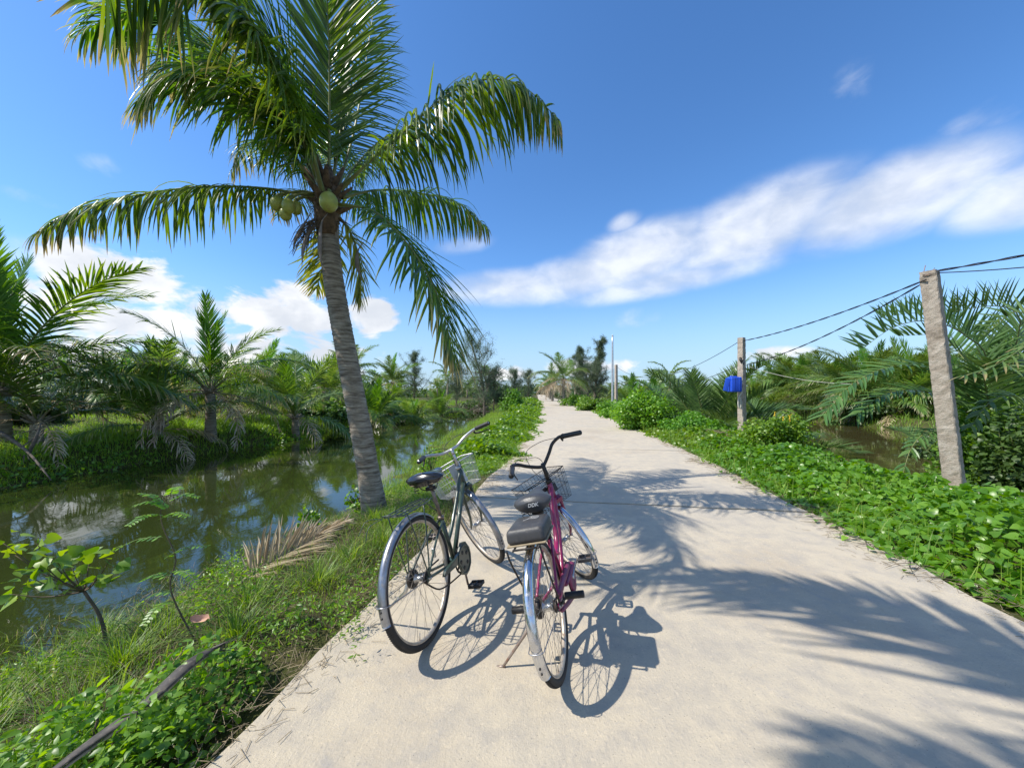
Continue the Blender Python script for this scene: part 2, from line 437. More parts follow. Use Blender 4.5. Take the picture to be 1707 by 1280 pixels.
def height(x, y):
    x = np.asarray(x, float); y = np.asarray(y, float)
    c = road_x(y); z = np.full(np.broadcast(x, y).shape, -.07)
    nz = vnoise(x, y, 1.3, 3) * .05 + vnoise(x, y, 4.5, 4) * .022
    # left verge down to the canal
    L = c - HWID
    wl = w1(y) + vnoise(y, x * 0, 1.5, 8) * .18
    q = (L - x) / np.maximum(L - wl, .3)
    z = np.where(x < L, -.06 - .5 * sst(q, .12, 1.0) + nz * np.clip(q * 3, 0, 1), z)
    z = np.where(x < wl, WZ - .12 - .9 * sst(wl - x, 0, 2), z)
    wf = w2(y) + vnoise(y, x * 0, 1.2, 9) * .3
    far = WZ - .15 + .72 * sst(wf - x, -.25, .9) + .16 * sst(wf - x, .9, 3) + .3 * sst(wf - x, 2, 8) + nz * 1.6
    z = np.where((x < wf + .25) & (y < 44.5), far, z)
    lev = .05 + nz
    z = np.where((x < L) & (y > 43), z + (lev - z) * sst(y, 43, 46), z)
    # right verge and pond
    Rr = c + HWID
    wr = w3(y) + vnoise(y, x * 0, 1.1, 11) * .22
    q = (x - Rr) / np.maximum(wr - Rr, .3)
    z = np.where(x > Rr, -.06 - .5 * sst(q, .3, .95) + nz * np.clip(q * 3, 0, 1), z)
    z = np.where(x > wr, WZ - .12 - .8 * sst(x - wr, 0, 2), z)
    ws = w4(y) + vnoise(y, x * 0, .9, 12) * .4
    far = WZ - .15 + .7 * sst(x - ws, -.2, 1.2) + nz * 1.6
    z = np.where(x > ws - .2, far, z)
    z = np.where((x > Rr) & (y > 120), z + (lev - z) * sst(y, 120, 126), z)
    return z


def spaced(stops):
    out = []
    for a, b, d in stops: out.append(np.arange(a, b, d))
    return np.concatenate(out + [[stops[-1][1]]])


gx = spaced([(-600, -100, 60), (-100, -40, 6), (-40, -12, 1.2), (-12, -6, .3), (-6, -.5, .13), (-.5, 4.5, .5), (4.5, 10, .16), (10, 25, .6), (25, 100, 5), (100, 600, 60)])
gy = spaced([(-40, -6, 3), (-6, 1, .5), (1, 9, .13), (9, 24, .3), (24, 60, .9), (60, 140, 4), (140, 900, 50)])
X, Y = np.meshgrid(gx, gy, indexing='ij')
mb = MB(); mb.grid(np.stack([X, Y, height(X, Y)], -1))
mb.build('ground', M['soil'], kind='structure')

for nm, x0, x1, y0, y1, mt in (('canal_water', -11.6, .2, -8, 46.5, 'water'), ('pond_water', 7.0, 27, -8, 126, 'water_brown')):
    mb = MB(); mb.grid(np.array([[[x0, y0, WZ], [x0, y1, WZ]], [[x1, y0, WZ], [x1, y1, WZ]]]), smooth=False)
    mb.build(nm, M[mt], kind='structure')
# a sheet of open water beyond the far bank on the left
mb = MB(); mb.grid(np.array([[[-60, 22, .16], [-60, 40, .16]], [[-27, 22, .16], [-22, 40, .16]]]), smooth=False)
mb.build('distant_water', M['water_brown'], kind='structure')

# path of cast slabs
JY = [-4.6, .1]
y_ = 4.78
while y_ < 255: JY.append(y_); y_ += 4.65
JY = sorted(JY)
mb = MB()
for a, b in zip(JY[:-1], JY[1:]):
    ga = .032 if 4.7 < a < 4.8 else .006
    gb = .02 if 4.7 < b < 4.8 else .006
    nv = 24 if a < 20 else (8 if a < 80 else 2); nu = 44 if a < 20 else (12 if a < 80 else 4)
    u = np.linspace(-1, 1, nu)
    yy = np.linspace(0, 1, nv)
    U, T_ = np.meshgrid(u, yy, indexing='ij')
    slope = (road_x(b) - road_x(a)) / (b - a)
    ed = lambda side, yv: HWID * side + (vnoise(yv, yv * 0, 5, 21 + (side > 0)) * .035 + vnoise(yv, yv * 0, 1.2, 23) * .05)
    # joints stand square to the path, the wide one wanders
    off = -slope * U * HWID
    wob = lambda k_: (vnoise(U * 7, U * 0, 2.6, 31) * .012 + vnoise(U * 30, U * 0, 2.6, 33) * .005) if 4.7 < k_ < 4.8 else 0
    ya = a + ga + off + wob(a) + (np.abs(vnoise(U * 40, U * 0, 2.6, 35)) * .008 if 4.7 < a < 4.8 else 0); yb = b - gb + off + wob(b)
    YV = ya * (1 - T_) + yb * T_
    XV = road_x(YV) + np.where(U < 0, -ed(-1, YV) * U, ed(1, YV) * U)
    ZV = vnoise(XV, YV, 1.2, 41) * .004
    P = np.stack([XV, YV, ZV], -1)
    mb.grid(P)
    # the edges of the slab, down into the soil
    for line in (P[0], P[-1][::-1], P[:, 0][::-1], P[:, -1]):
        low = line.copy(); low[:, 2] -= .12
        mb.grid(np.stack([line, low]), smooth=False)
mb.build('path', M['concrete'], kind='structure')

# ------------------------------------------------------------------ sky, sun, camera
SUNV = Vector((-.83, -.17, 1.0)).normalized()
w = bpy.data.worlds.new('World'); SC.world = w; w.use_nodes = True
t = NT('', world=w)
sky = t.n('ShaderNodeTexSky', sky_type='NISHITA', sun_disc=False, sun_elevation=math.asin(SUNV.z), sun_rotation=atan2(SUNV.x, SUNV.y), altitude=0, air_density=1.0, dust_density=.35, ozone_density=2.2)
d = t.n('ShaderNodeTexCoord').outputs['Generated']


def blob(u, v, ru, rv, tilt=0.0, pw=1.0):
    """a cloud centre in the direction of photo pixel u, v (half sizes in the same measure), as an angle on the sky"""
    c = Vector(((u - CU) / F, 1, (HV - v) / F)).normalized()
    e = Vector((0, 0, 1)); t1 = c.cross(e).normalized(); t2 = t1.cross(c).normalized()
    q = 1 / (1 + ((u - CU) / F) ** 2 + ((HV - v) / F) ** 2)
    cs, sn = cos(tilt), sin(tilt)
    a_ = t1 * cs + t2 * sn; b_ = t2 * cs - t1 * sn
    ra = ru / F * q; rb = rv / F * sqrt(q)
    A = t.math('DIVIDE', t.vdot(d, tuple(a_)), ra); B = t.math('DIVIDE', t.vdot(d, tuple(b_)), rb)
    r2 = t.math('ADD', t.math('MULTIPLY', A, A), t.math('MULTIPLY', B, B))
    m_ = t.math('SUBTRACT', 1.0, r2, clamp=True)
    fw = t.math('GREATER_THAN', t.vdot(d, tuple(c)), 0)
    return t.math('MULTIPLY', t.math('MULTIPLY', m_, pw), fw)


def cover(lst):
    o = None
    for b in lst:
        q = blob(*b); o = q if o is None else t.math('MAXIMUM', o, q)
    return o


dm = t.n('ShaderNodeMapping', {'Vector': d, 'Scale': (1, 1, 1.7)}).outputs[0]
nA = t.noise(9.5, 10, .6, dm, .35)
nB = t.noise(10, 9, .55, dm, .3)
# cumulus low on the left, with more of the same round the horizon
cum = cover([(195, 460, 150, 75, 0, 1), (120, 520, 220, 60, 0, .8), (480, 520, 120, 62, 0, 1), (620, 530, 60, 45, 0, .85), (380, 590, 420, 60, 0, .75), (40, 600, 260, 60, 0, .8),
             (300, 520, 130, 55, 0, .7), (980, 612, 120, 20, 0, .75), (860, 622, 90, 16, 0, .7), (1290, 590, 90, 16, 0, .5), (-700, 400, 500, 160, .1, 1)])
mc = t.math('MULTIPLY', t.smooth(t.math('ADD', cum, t.math('MULTIPLY', t.math('SUBTRACT', nA, .5), 2.9)), .28, .72), t.smooth(cum, 0, .4))
# the long bank on the right
bank = cover([(880, 478, 210, 40, .03, 1.0), (970, 462, 170, 48, .12, 1.05), (1060, 430, 200, 66, .2, 1.1), (1240, 388, 240, 82, .26, 1.05), (1480, 335, 280, 82, .14, 1.1), (1720, 320, 250, 75, .0, 1), (1100, 470, 250, 32, .1, .9), (770, 410, 75, 20, .2, .55), (1040, 372, 45, 22, .3, .7)])
mbk = t.math('MULTIPLY', t.smooth(t.math('ADD', bank, t.math('MULTIPLY', t.math('SUBTRACT', nB, .5), .95)), -.05, 1.2), t.smooth(bank, 0, .7))
mbk = t.math('MULTIPLY', mbk, .8)
# thin wisps
wis = cover([(1620, 215, 150, 40, .3, .5), (1410, 150, 90, 55, .9, .32), (165, 270, 55, 28, 0, .4), (30, 325, 60, 20, 0, .5), (90, 345, 60, 16, 0, .4), (1060, 530, 60, 22, 0, .4), (60, 430, 120, 60, 0, .5)])
mw = t.math('MULTIPLY', t.smooth(t.math('ADD', wis, t.math('MULTIPLY', t.math('SUBTRACT', nB, .5), 1.6)), .2, 1.1), t.math('MULTIPLY', t.smooth(wis, 0, .3), .55))
# clouds added behind the camera to whiten ambient light, mirrored in water and chrome
dy = t.n('ShaderNodeSeparateXYZ', {0: d}).outputs
back = t.math('MULTIPLY', t.math('MULTIPLY', t.smooth(dy[1], .0, -.25), .6), t.smooth(nA, .42, .6))
m_ = t.math('MAXIMUM', t.math('MAXIMUM', mc, mbk), t.math('MAXIMUM', mw, back))
shade = t.smooth(t.math('ADD', t.noise(5, 6, .6, dm), t.math('MULTIPLY', nB, .5)), .55, 1.0)
cl = t.mix(shade, CLOUD_LO, CLOUD_HI)
skc = t.mix(1.0, sky, (.80, .96, 1.15), 'MULTIPLY')
skc = t.n('ShaderNodeHueSaturation', {'Saturation': 1.1, 'Value': 1.5, 'Color': skc}).outputs[0]
skc = t.mix(t.math('MULTIPLY', t.smooth(dy[2], .3, -.02), .85), skc, (3.9, 5.4, 7.0))
bg = t.n('ShaderNodeBackground', {0: t.mix(m_, skc, cl), 1: SKY_STR})
t.n('ShaderNodeOutputWorld', {0: bg})

L = bpy.data.lights.new('sun', 'SUN'); L.energy = SUN_STR; L.angle = R(.5); L.color = (1, .94, .84)
lo = bpy.data.objects.new('sun', L); COL.objects.link(lo); lo.rotation_euler = (-SUNV).to_track_quat('-Z', 'Y').to_euler(); lo.location = (-8, -2, 10)

cam = bpy.data.cameras.new('camera'); co = bpy.data.objects.new('camera', cam); COL.objects.link(co)
co.location = (0, 0, CH); co.rotation_euler = (R(90), 0, 0)
cam.sensor_width = 36; cam.lens = 36 * F / 1707; cam.shift_y = (HV - 640) / 1707; cam.clip_start = .05; cam.clip_end = 3000
SC.camera = co
SC.view_settings.view_transform = 'Standard'; SC.view_settings.look = 'None'; SC.view_settings.exposure = EXPO; SC.view_settings.gamma = 1
SC.cycles.max_bounces = 8; SC.cycles.transparent_max_bounces = 8; SC.cycles.caustics_reflective = False; SC.cycles.caustics_refractive = False
SC.cycles.sample_clamp_indirect = 6
# ------------------------------------------------------------------ palms
def nrm(a): return a / (np.linalg.norm(a, axis=-1, keepdims=True) + 1e-12)


def frond(mb, P, N=(0, 0, 1), nl=70, Lmax=.8, wid=.035, droop=.25, a0=55, a1=25, seg=4, rng=None, r0=.022, age=0.0, pet=.16,
          lift=.15, messy=.12, stations=24, fold=True, sidelen=(1, 1), tipfrac=.35, sidelift=None, agetip=.35, rseg=5, gap=0.0, rachis=True):
    """one pinnate leaf: a curved rachis through P and drooping leaflets on both sides; N is the upper side"""
    rng = rng or np.random.default_rng(1)
    C = spline(P, stations)
    if rachis: mb.tube(C, np.interp(np.linspace(0, 1, stations), [0, .12, .5, 1], [r0 * 1.7, r0, r0 * .6, r0 * .15]), rseg, mat=1, caps=False, flat=.7)
    tt = np.concatenate([np.linspace(pet, 1, nl), np.linspace(pet, 1, nl) + .4 / nl])
    side = np.r_[np.ones(nl), -np.ones(nl)]
    tt = np.clip(tt + rng.normal(0, .25 / nl, 2 * nl), pet, 1)
    if gap > 0:
        keep = rng.random(2 * nl) > gap * (.4 + .9 * tt); tt, side = tt[keep], side[keep]
    m = len(tt)
    s = np.linspace(0, 1, stations)
    B = np.stack([np.interp(tt, s, C[:, k]) for k in range(3)], 1)
    Tg = np.gradient(C, axis=0); T = nrm(np.stack([np.interp(tt, s, Tg[:, k]) for k in range(3)], 1))
    Nn = np.asarray(N, float)
    if Nn.ndim == 1: Nn = np.tile(Nn, (m, 1))
    S = nrm(np.cross(T, Nn)); U = np.cross(S, T)
    prof = np.interp(tt, [pet, pet + .1, pet + .25, .6, .85, 1], [.45, .8, 1, .95, .62, tipfrac])
    Ln = Lmax * prof * (1 + rng.normal(0, .09, m)) * np.where(side > 0, sidelen[0], sidelen[1])
    al = np.radians(np.interp(tt, [pet, 1], [a0, a1]) + rng.normal(0, messy * 40, m))
    lf = lift + rng.normal(0, messy * .9, m)
    if sidelift is not None: lf = lf + np.where(side > 0, sidelift[0], sidelift[1])
    D = nrm(S * (side * np.sin(al))[:, None] + T * np.cos(al)[:, None] + U * lf[:, None])
    W0 = nrm(T - (T * D).sum(1)[:, None] * D + U * .15)
    Pt = B.copy(); step = Ln / seg
    wp = np.interp(np.linspace(0, 1, seg + 1), [0, .2, .6, .9, 1], [.55, 1, .85, .35, .04])
    kk = 3 if fold else 2
    V = np.zeros((m, seg + 1, kk, 3)); Cc = np.zeros((m, seg + 1, kk, 4)); Cc[..., 3] = 1
    dr = droop * (1 + rng.normal(0, .35, m)) * (4 / seg)
    rnd = rng.random(m)
    for i in range(seg + 1):
        Wv = nrm(W0 - (W0 * D).sum(1)[:, None] * D); Q = np.cross(D, Wv)
        hw = (wid * wp[i] * .5 * (.8 + .4 * prof))[:, None]
        if fold:
            V[:, i, 0] = Pt - Wv * hw - Q * hw * .45; V[:, i, 1] = Pt; V[:, i, 2] = Pt + Wv * hw - Q * hw * .45
        else:
            V[:, i, 0] = Pt - Wv * hw; V[:, i, 1] = Pt + Wv * hw
        Cc[:, i, :, 0] = rnd[:, None]; Cc[:, i, :, 1] = i / seg; Cc[:, i, :, 2] = (age + agetip * tt ** 3)[:, None]
        Pt = Pt + D * step[:, None]
        D = nrm(D + np.array([0, 0, -1.0]) * dr[:, None] * (.8 + .7 * i / seg) + rng.normal(0, messy * .22, (m, 3)))
    base = (np.arange(m) * (seg + 1) * kk)[:, None, None]
    i = np.arange(seg)[None, :, None]; j = np.arange(kk - 1)[None, None]
    a = base + i * kk + j
    Fq = np.stack([a, a + 1, a + kk + 1, a + kk], -1).reshape(-1, 4)
    mb.add(V.reshape(-1, 3), [Fq], 0, Cc.reshape(-1, 4), smooth=False)


def arch(L, e0, bend, n=7, az=0.0, twist=0.0, o=(0, 0, 0)):
    """control points of a frond that leaves at elevation e0 (deg) and bends down by bend (deg) by its tip"""
    P = [np.array(o, float)]; 
    for i in range(n):
        e = R(e0 - bend * ((i + .5) / n) ** 1.4); a_ = az + twist * i / n
        P.append(P[-1] + np.array([cos(a_) * cos(e), sin(a_) * cos(e), sin(e)]) * L / n)
    return np.array(P)


def trunk_mesh(mb, P, r, rings=60, seg=16, rough=.012, seed=0):
    rg = np.random.default_rng(seed)
    C = spline(P, rings * 2)
    rr = np.interp(np.linspace(0, 1, rings * 2), np.linspace(0, 1, len(r)), r)
    T = nrm(np.gradient(C, axis=0)); S, U = frame_of(T[0]); a = np.arange(seg) * 2 * pi / seg
    V = np.zeros((rings * 2, seg, 3))
    for i in range(rings * 2):
        S = nrm(S - np.dot(S, T[i]) * T[i]); U = np.cross(S, T[i])
        q = rr[i] * (1 + (rough if i % 2 else -rough) * (2.2 + rg.normal(0, .9)) + rg.normal(0, .008) + rg.normal(0, .016, seg))
        V[i] = C[i] + (q * np.cos(a))[:, None] * S + (q * np.sin(a))[:, None] * U + T[i] * (rg.normal(0, .004, seg))[:, None]
    mb.grid(V, cv=True)


PM = lambda leaf='frond', ra='rachis': [M[leaf], M[ra]]

# ---- the coconut palm by the path
PA = empty('coconut_palm', (-1.80, 4.75, -.25), label='tall leaning coconut palm with green coconuts beside the two bicycles', cat='palm tree')
OA = np.array([-1.80, 4.75, -.25])
CA = at(545, 338, 4.5)
mb = MB()
tp = [at(632, 880, 4.76), at(607, 745, 4.75), at(590, 655, 4.72), at(574, 570, 4.68), at(558, 480, 4.6), at(549, 405, 4.54), CA]
tp = [q - OA for q in tp]; tp[0][2] = -.18
trunk_mesh(mb, tp, [.215, .155, .135, .13, .126, .124, .122, .118, .115, .112, .115], 92, 26, .008, 3)
mb.build('trunk', M['palm_bark'], PA)

rg = np.random.default_rng(11)
# each frond: pixel path with depths, upper side, leaflet length ...
HG = dict(a0=78, a1=40, lift=-.3, droop=.6, messy=.17)                 # leaflets that hang
FA = [
    # left, level
    dict(HG, p=[(535, 330, 4.5), (440, 314, 4.4), (330, 312, 4.2), (215, 328, 4.05), (130, 348, 3.95), (62, 390, 3.9)], N=(0, -.2, 1), L=.66, nl=92, age=.10, agetip=.6, wid=.032, a1=28),
    # up and over towards the viewer, tip hanging in the upper left corner
    dict(p=[(535, 318, 4.45), (508, 240, 4.1), (474, 150, 3.55), (425, 50, 3.0), (330, -60, 2.55), (235, -60, 2.25), (172, 0, 2.15)], N=(.8, .1, .6), L=1.0, nl=120, droop=.16, a0=68, a1=30, age=.1, agetip=.5, lift=.0, wid=.03, pet=.13, sidelen=(.9, 1.05)),
    # straight up
    dict(p=[(548, 318, 4.5), (549, 210, 4.45), (549, 110, 4.3), (546, 10, 4.05), (543, -90, 3.7)], N=(0, .8, .3), L=.92, nl=98, droop=.05, a0=54, a1=30, age=-.1, agetip=.0, lift=.2, wid=.034, messy=.09),
    # behind it, up and a little right
    dict(p=[(562, 318, 4.6), (590, 220, 4.9), (606, 130, 5.2), (618, 50, 5.3), (628, -10, 5.3)], N=(-.2, .8, .5), L=.78, nl=84, droop=.16, a0=66, a1=28, age=.0, lift=.2, wid=.032, messy=.08),
    # high left, nearer the viewer: leaflets sweep left
    dict(p=[(537, 318, 4.4), (512, 210, 4.2), (475, 110, 4.0), (420, 20, 3.7), (350, -60, 3.4)], N=(.8, .2, .5), L=1.0, nl=100, droop=.2, a0=70, a1=40, age=.15, agetip=.3, lift=.05, wid=.034, sidelen=(.6, 1.1), messy=.16),
    dict(p=[(535, 318, 4.6), (496, 235, 4.9), (440, 150, 5.2), (380, 100, 5.3), (310, 95, 5.3), (250, 130, 5.2)], N=(.3, .1, 1), L=.95, nl=92, droop=.34, a0=68, a1=30, age=.12, lift=-.05, wid=.034, messy=.16),
    dict(p=[(536, 318, 4.5), (500, 215, 4.5), (452, 110, 4.5), (400, 30, 4.4), (335, -30, 4.3)], N=(.6, .1, .8), L=.95, nl=92, droop=.28, a0=68, a1=34, age=.2, lift=.0, wid=.034, messy=.16),
    dict(p=[(537, 318, 4.3), (505, 200, 3.9), (455, 90, 3.5), (385, 0, 3.1), (300, -60, 2.8)], N=(.75, .1, .6), L=1.0, nl=110, droop=.3, a0=76, a1=44, age=.1, agetip=.3, lift=-.1, wid=.036, sidelen=(.5, 1.15), messy=.18, gap=.02),
    dict(p=[(534, 318, 4.5), (480, 215, 4.4), (400, 120, 4.3), (310, 50, 4.2), (220, 20, 4.1), (140, 50, 4.0)], N=(.4, .0, 1), L=.95, nl=110, droop=.4, a0=70, a1=34, age=.15, agetip=.4, lift=-.1, wid=.036, messy=.18, gap=.02),
    dict(p=[(536, 318, 4.4), (495, 225, 4.2), (430, 150, 4.0), (360, 110, 3.8), (300, 130, 3.7)], N=(.5, -.2, 1), L=.8, nl=90, droop=.4, a0=72, a1=40, age=.2, lift=-.1, wid=.034, messy=.2, gap=.05),
    # left behind the trunk head, half dry
    dict(HG, p=[(530, 322, 4.7), (490, 265, 5.0), (445, 235, 5.3), (405, 245, 5.5), (385, 285, 5.55)], N=(.2, -.3, 1), L=.62, nl=76, age=.3, agetip=.5, wid=.028, messy=.2),
    dict(p=[(532, 322, 4.4), (482, 250, 4.1), (425, 180, 3.9), (355, 130, 3.7), (290, 120, 3.55), (232, 165, 3.45)], N=(.45, -.1, 1), L=.85, nl=96, droop=.42, a0=70, a1=30, age=.16, agetip=.5, lift=-.1, wid=.032, messy=.16),
    # right, rising then falling
    dict(HG, p=[(568, 316, 4.5), (618, 268, 4.4), (680, 214, 4.25), (740, 163, 4.15), (800, 134, 4.05), (868, 142, 4.0), (932, 200, 3.95)], N=(-.35, .1, 1), L=.86, nl=112, age=.0, agetip=.5, wid=.034, droop=.75, lift=-.45),
    # right, lower, going back
    dict(HG, p=[(570, 330, 4.6), (630, 317, 4.9), (700, 322, 5.15), (765, 340, 5.35), (812, 380, 5.45)], N=(0, .1, 1), L=.66, nl=78, age=.15, agetip=.6, wid=.03),
    # down to the right and forward
    dict(p=[(560, 340, 4.4), (622, 352, 4.2), (672, 398, 4.0), (715, 462, 3.85), (741, 528, 3.8), (757, 600, 3.8)], N=(.8, -.35, .5), L=.86, nl=86, droop=.2, a0=62, a1=22, age=.1, agetip=.8, lift=-.05, wid=.034, sidelen=(.8, 1.1), messy=.15),
    # short lower ones behind the trunk
    dict(p=[(552, 345, 4.65), (585, 390, 4.9), (600, 440, 5.0), (602, 500, 5.05)], N=(.6, .5, .6), L=.52, nl=52, droop=.2, a0=52, a1=22, age=.2, agetip=.4, lift=0, leaf='frond_yellow', wid=.028, messy=.2),
    dict(p=[(545, 350, 4.65), (545, 400, 4.95), (538, 445, 5.05), (528, 480, 5.1)], N=(-.6, .5, .6), L=.5, nl=48, droop=.12, a0=58, a1=26, age=.15, agetip=.4, lift=0, leaf='frond_yellow', wid=.028, messy=.2),
    # back right
    dict(HG, p=[(566, 316, 4.7), (605, 262, 5.1), (650, 225, 5.5), (698, 222, 5.8), (735, 252, 6.0)], N=(0, 0, 1), L=.66, nl=72, age=.1, agetip=.4, wid=.03),
    # straight back and away
    dict(HG, p=[(552, 318, 4.7), (560, 262, 5.4), (562, 235, 6.1), (560, 240, 6.7), (556, 262, 7.1)], N=(0, 0, 1), L=.8, nl=76, age=.1, agetip=.3, wid=.032),
    dict(HG, p=[(556, 330, 4.7), (590, 318, 5.3), (615, 330, 5.9), (628, 360, 6.3)], N=(0, 0, 1), L=.6, nl=60, age=.2, agetip=.4, wid=.03),
    dict(HG, p=[(540, 330, 4.7), (505, 318, 5.3), (480, 330, 5.8), (463, 362, 6.2)], N=(0, 0, 1), L=.5, nl=56, age=.4, agetip=.4, wid=.028),
    # the unopened spear
    dict(p=[(552, 318, 4.55), (566, 230, 4.6), (574, 150, 4.65), (578, 70, 4.65)], N=(0, .8, .3), L=.5, nl=50, droop=.0, a0=12, a1=6, age=-.1, agetip=0, lift=.05, leaf='frond_fresh', wid=.03, messy=.03),
]
for i, f in enumerate(FA):
    f = dict(f); pth = [at(*q) - OA for q in f.pop('p')]; lf = f.pop('leaf', 'frond'); Lm = f.pop('L')
    f['wid'] = f['wid'] * .84; f.setdefault('gap', .1)
    mb = MB(); frond(mb, pth, Lmax=Lm * 1.05, seg=6, rng=np.random.default_rng(100 + i), r0=.021, stations=30, rseg=7, **f)
    mb.build('frond', PM(lf), PA)
# crown heart: sheaths, fibre, petiole bases, spathes
mb = MB(); c0 = CA - OA
for i in range(16):
    a_ = i * 2.4; e = .35 + .75 * (i / 16)
    d_ = np.array([cos(a_) * cos(e), sin(a_) * cos(e), sin(e)])
    b = c0 + np.array([cos(a_), sin(a_), 0]) * .06 + np.array([0, 0, -.14 + .022 * i])
    mb.tube([b - d_ * .04, b + d_ * .12, b + d_ * .3], [.075, .05, .02], 8, flat=.45)
for i in range(60):
    a_ = rg.uniform(0, 6.28); e = rg.uniform(-.8, 1.2)
    d_ = np.array([cos(a_) * cos(e), sin(a_) * cos(e), sin(e)])
    b = c0 + d_ * .08 + np.array([0, 0, rg.uniform(-.25, .15)])
    mb.tube([b, b + d_ * .1 + rg.normal(0, .015, 3), b + d_ * rg.uniform(.16, .3) + rg.normal(0, .04, 3)], [.007, .005, .0015], 4)
mb.tube([c0 + (0, 0, -.4), c0 + (0, 0, -.2), c0, c0 + (0, 0, .2), c0 + (.02, 0, .45)], [.11, .135, .15, .12, .03], 14)
mb.build('crown_fibre', M['fibre'], PA)
for (u0, v0, u1, v1, dy_) in ((508, 372, 487, 424, -.1), (517, 378, 503, 448, -.12), (536, 372, 538, 455, -.16), (596, 420, 604, 470, .1)):
    mb = MB(); Yq = 4.45 + dy_
    pth = spline([at(u0 + 10, v0 - 16, Yq + .05) - OA, at(u0, v0, Yq) - OA, at((u0 + u1) / 2 - 4, (v0 + v1) / 2, Yq - .05) - OA, at(u1, v1, Yq - .04) - OA], 16)
    mb.tube(pth, [.012, .012, .026, .042, .045, .034, .012, .002], 10, flat=.45)
    mb.build('spathe', M['spathe'], PA)
mb = MB()
for i in range(46):
    b = at(525, 372, 4.35) - OA + rg.normal(0, .03, 3); a_ = rg.uniform(0, 6.28)
    e = b + np.array([cos(a_) * .12 - .12, sin(a_) * .1 - .03, rg.uniform(-.42, -.08)])
    mb.tube([b, (b + e) / 2 + rg.normal(0, .02, 3) + (0, 0, .03), e], [.005, .004, .002], 4, n=6)
    if i % 2: mb.sphere((b * .4 + e * .6), .009, 6)
mb.build('flower_stalk', M['twig'], PA)
for (u, v, Yq, r_) in ((548, 337, 4.28, .104), (462, 340, 4.3, .078), (481, 344, 4.22, .074), (476, 357, 4.3, .07), (493, 347, 4.34, .072),):
    mb = MB(); c_ = at(u, v, Yq) - OA
    mb.sphere(c_, r_, 20, 0, (.96, .96, 1.1))
    top = c_ + np.array([0, 0, r_ * 1.02])
    mb.tube([top + (0, 0, -.01), top + (0, .02, .03), (top + c0) / 2 + (0, 0, .1), c0 + (0, 0, .05)], [.03, .012, .011, .011], 6, n=10, mat=1)
    mb.build('coconut', [M['coconut'], M['rachis']], PA)

# ---- second palm, behind the camera on the same bank: its fronds reach over the path and shade it
OB = np.array([-3.0, -2.2, -.3]); CB = np.array([-1.0, -.9, 4.75])
PB = empty('coconut_palm', OB, label='leaning coconut palm on the bank behind the camera whose frond shadow crosses the path', cat='palm tree')
mb = MB(); trunk_mesh(mb, [np.zeros(3), np.array([.7, .5, 1.3]), np.array([1.5, 1.0, 3.0]), CB - OB], [.17, .14, .13, .125, .12, .12], 80, 20, .008, 5)
mb.build('trunk', M['palm_bark'], PB)
mb = MB(); c0 = CB - OB
for i in range(14):
    a_ = i * 2.4; e = .35 + .75 * (i / 14); d_ = np.array([cos(a_) * cos(e), sin(a_) * cos(e), sin(e)])
    mb.tube([c0 + d_ * .02, c0 + d_ * .14, c0 + d_ * .32], [.07, .05, .02], 8, flat=.45)
mb.build('crown_fibre', M['fibre'], PB)
FB = [
    dict(p=[CB, (-1.1, -.2, 5.0), (-1.15, .6, 5.05), (-1.3, 1.25, 4.95), (-1.65, 1.75, 4.8), (-2.3, 2.15, 4.55)], L=1.2, nl=84, droop=.05, a0=66, a1=32, age=.2, agetip=.4, wid=.05, N=(.1, .1, 1), sidelen=(.55, 1.2), lift=.1),
    dict(p=[CB, (-.6, -.7, 5.1), (.0, -.4, 5.2), (.5, -.15, 5.1), (.9, -.05, 4.85)], L=.62, nl=70, droop=.2, a0=60, a1=28, age=.1, agetip=.4, wid=.05),
]
for k_ in range(9):
    az = R(150 + k_ * 30); e0 = (50, 20, 65)[k_ % 3]
    FB.append(dict(p=arch(3.2, e0, 75, az=az, o=CB), L=.8, nl=50, droop=.35, a0=60, a1=26, age=.15, agetip=.4, wid=.05))
for i, f in enumerate(FB):
    f = dict(f); pth = np.array([np.asarray(q, float) for q in f.pop('p')]) - OB; Lm = f.pop('L')
    mb = MB(); frond(mb, pth, Lmax=Lm, seg=5, rng=np.random.default_rng(200 + i), r0=.021, stations=26, **f)
    mb.build('frond', PM('frond'), PB)

# ---- palms of the banks: six frond shapes shared by all of them
def frond_mesh(nm, L, e0, bend, leaf, ra, **kw):
    mb = MB(); frond(mb, arch(L, e0, bend), rng=np.random.default_rng(len(nm) + int(e0 * 7 + bend)), fold=False, stations=18, rseg=4, **kw)
    return mb.mesh(nm, PM(leaf, ra))


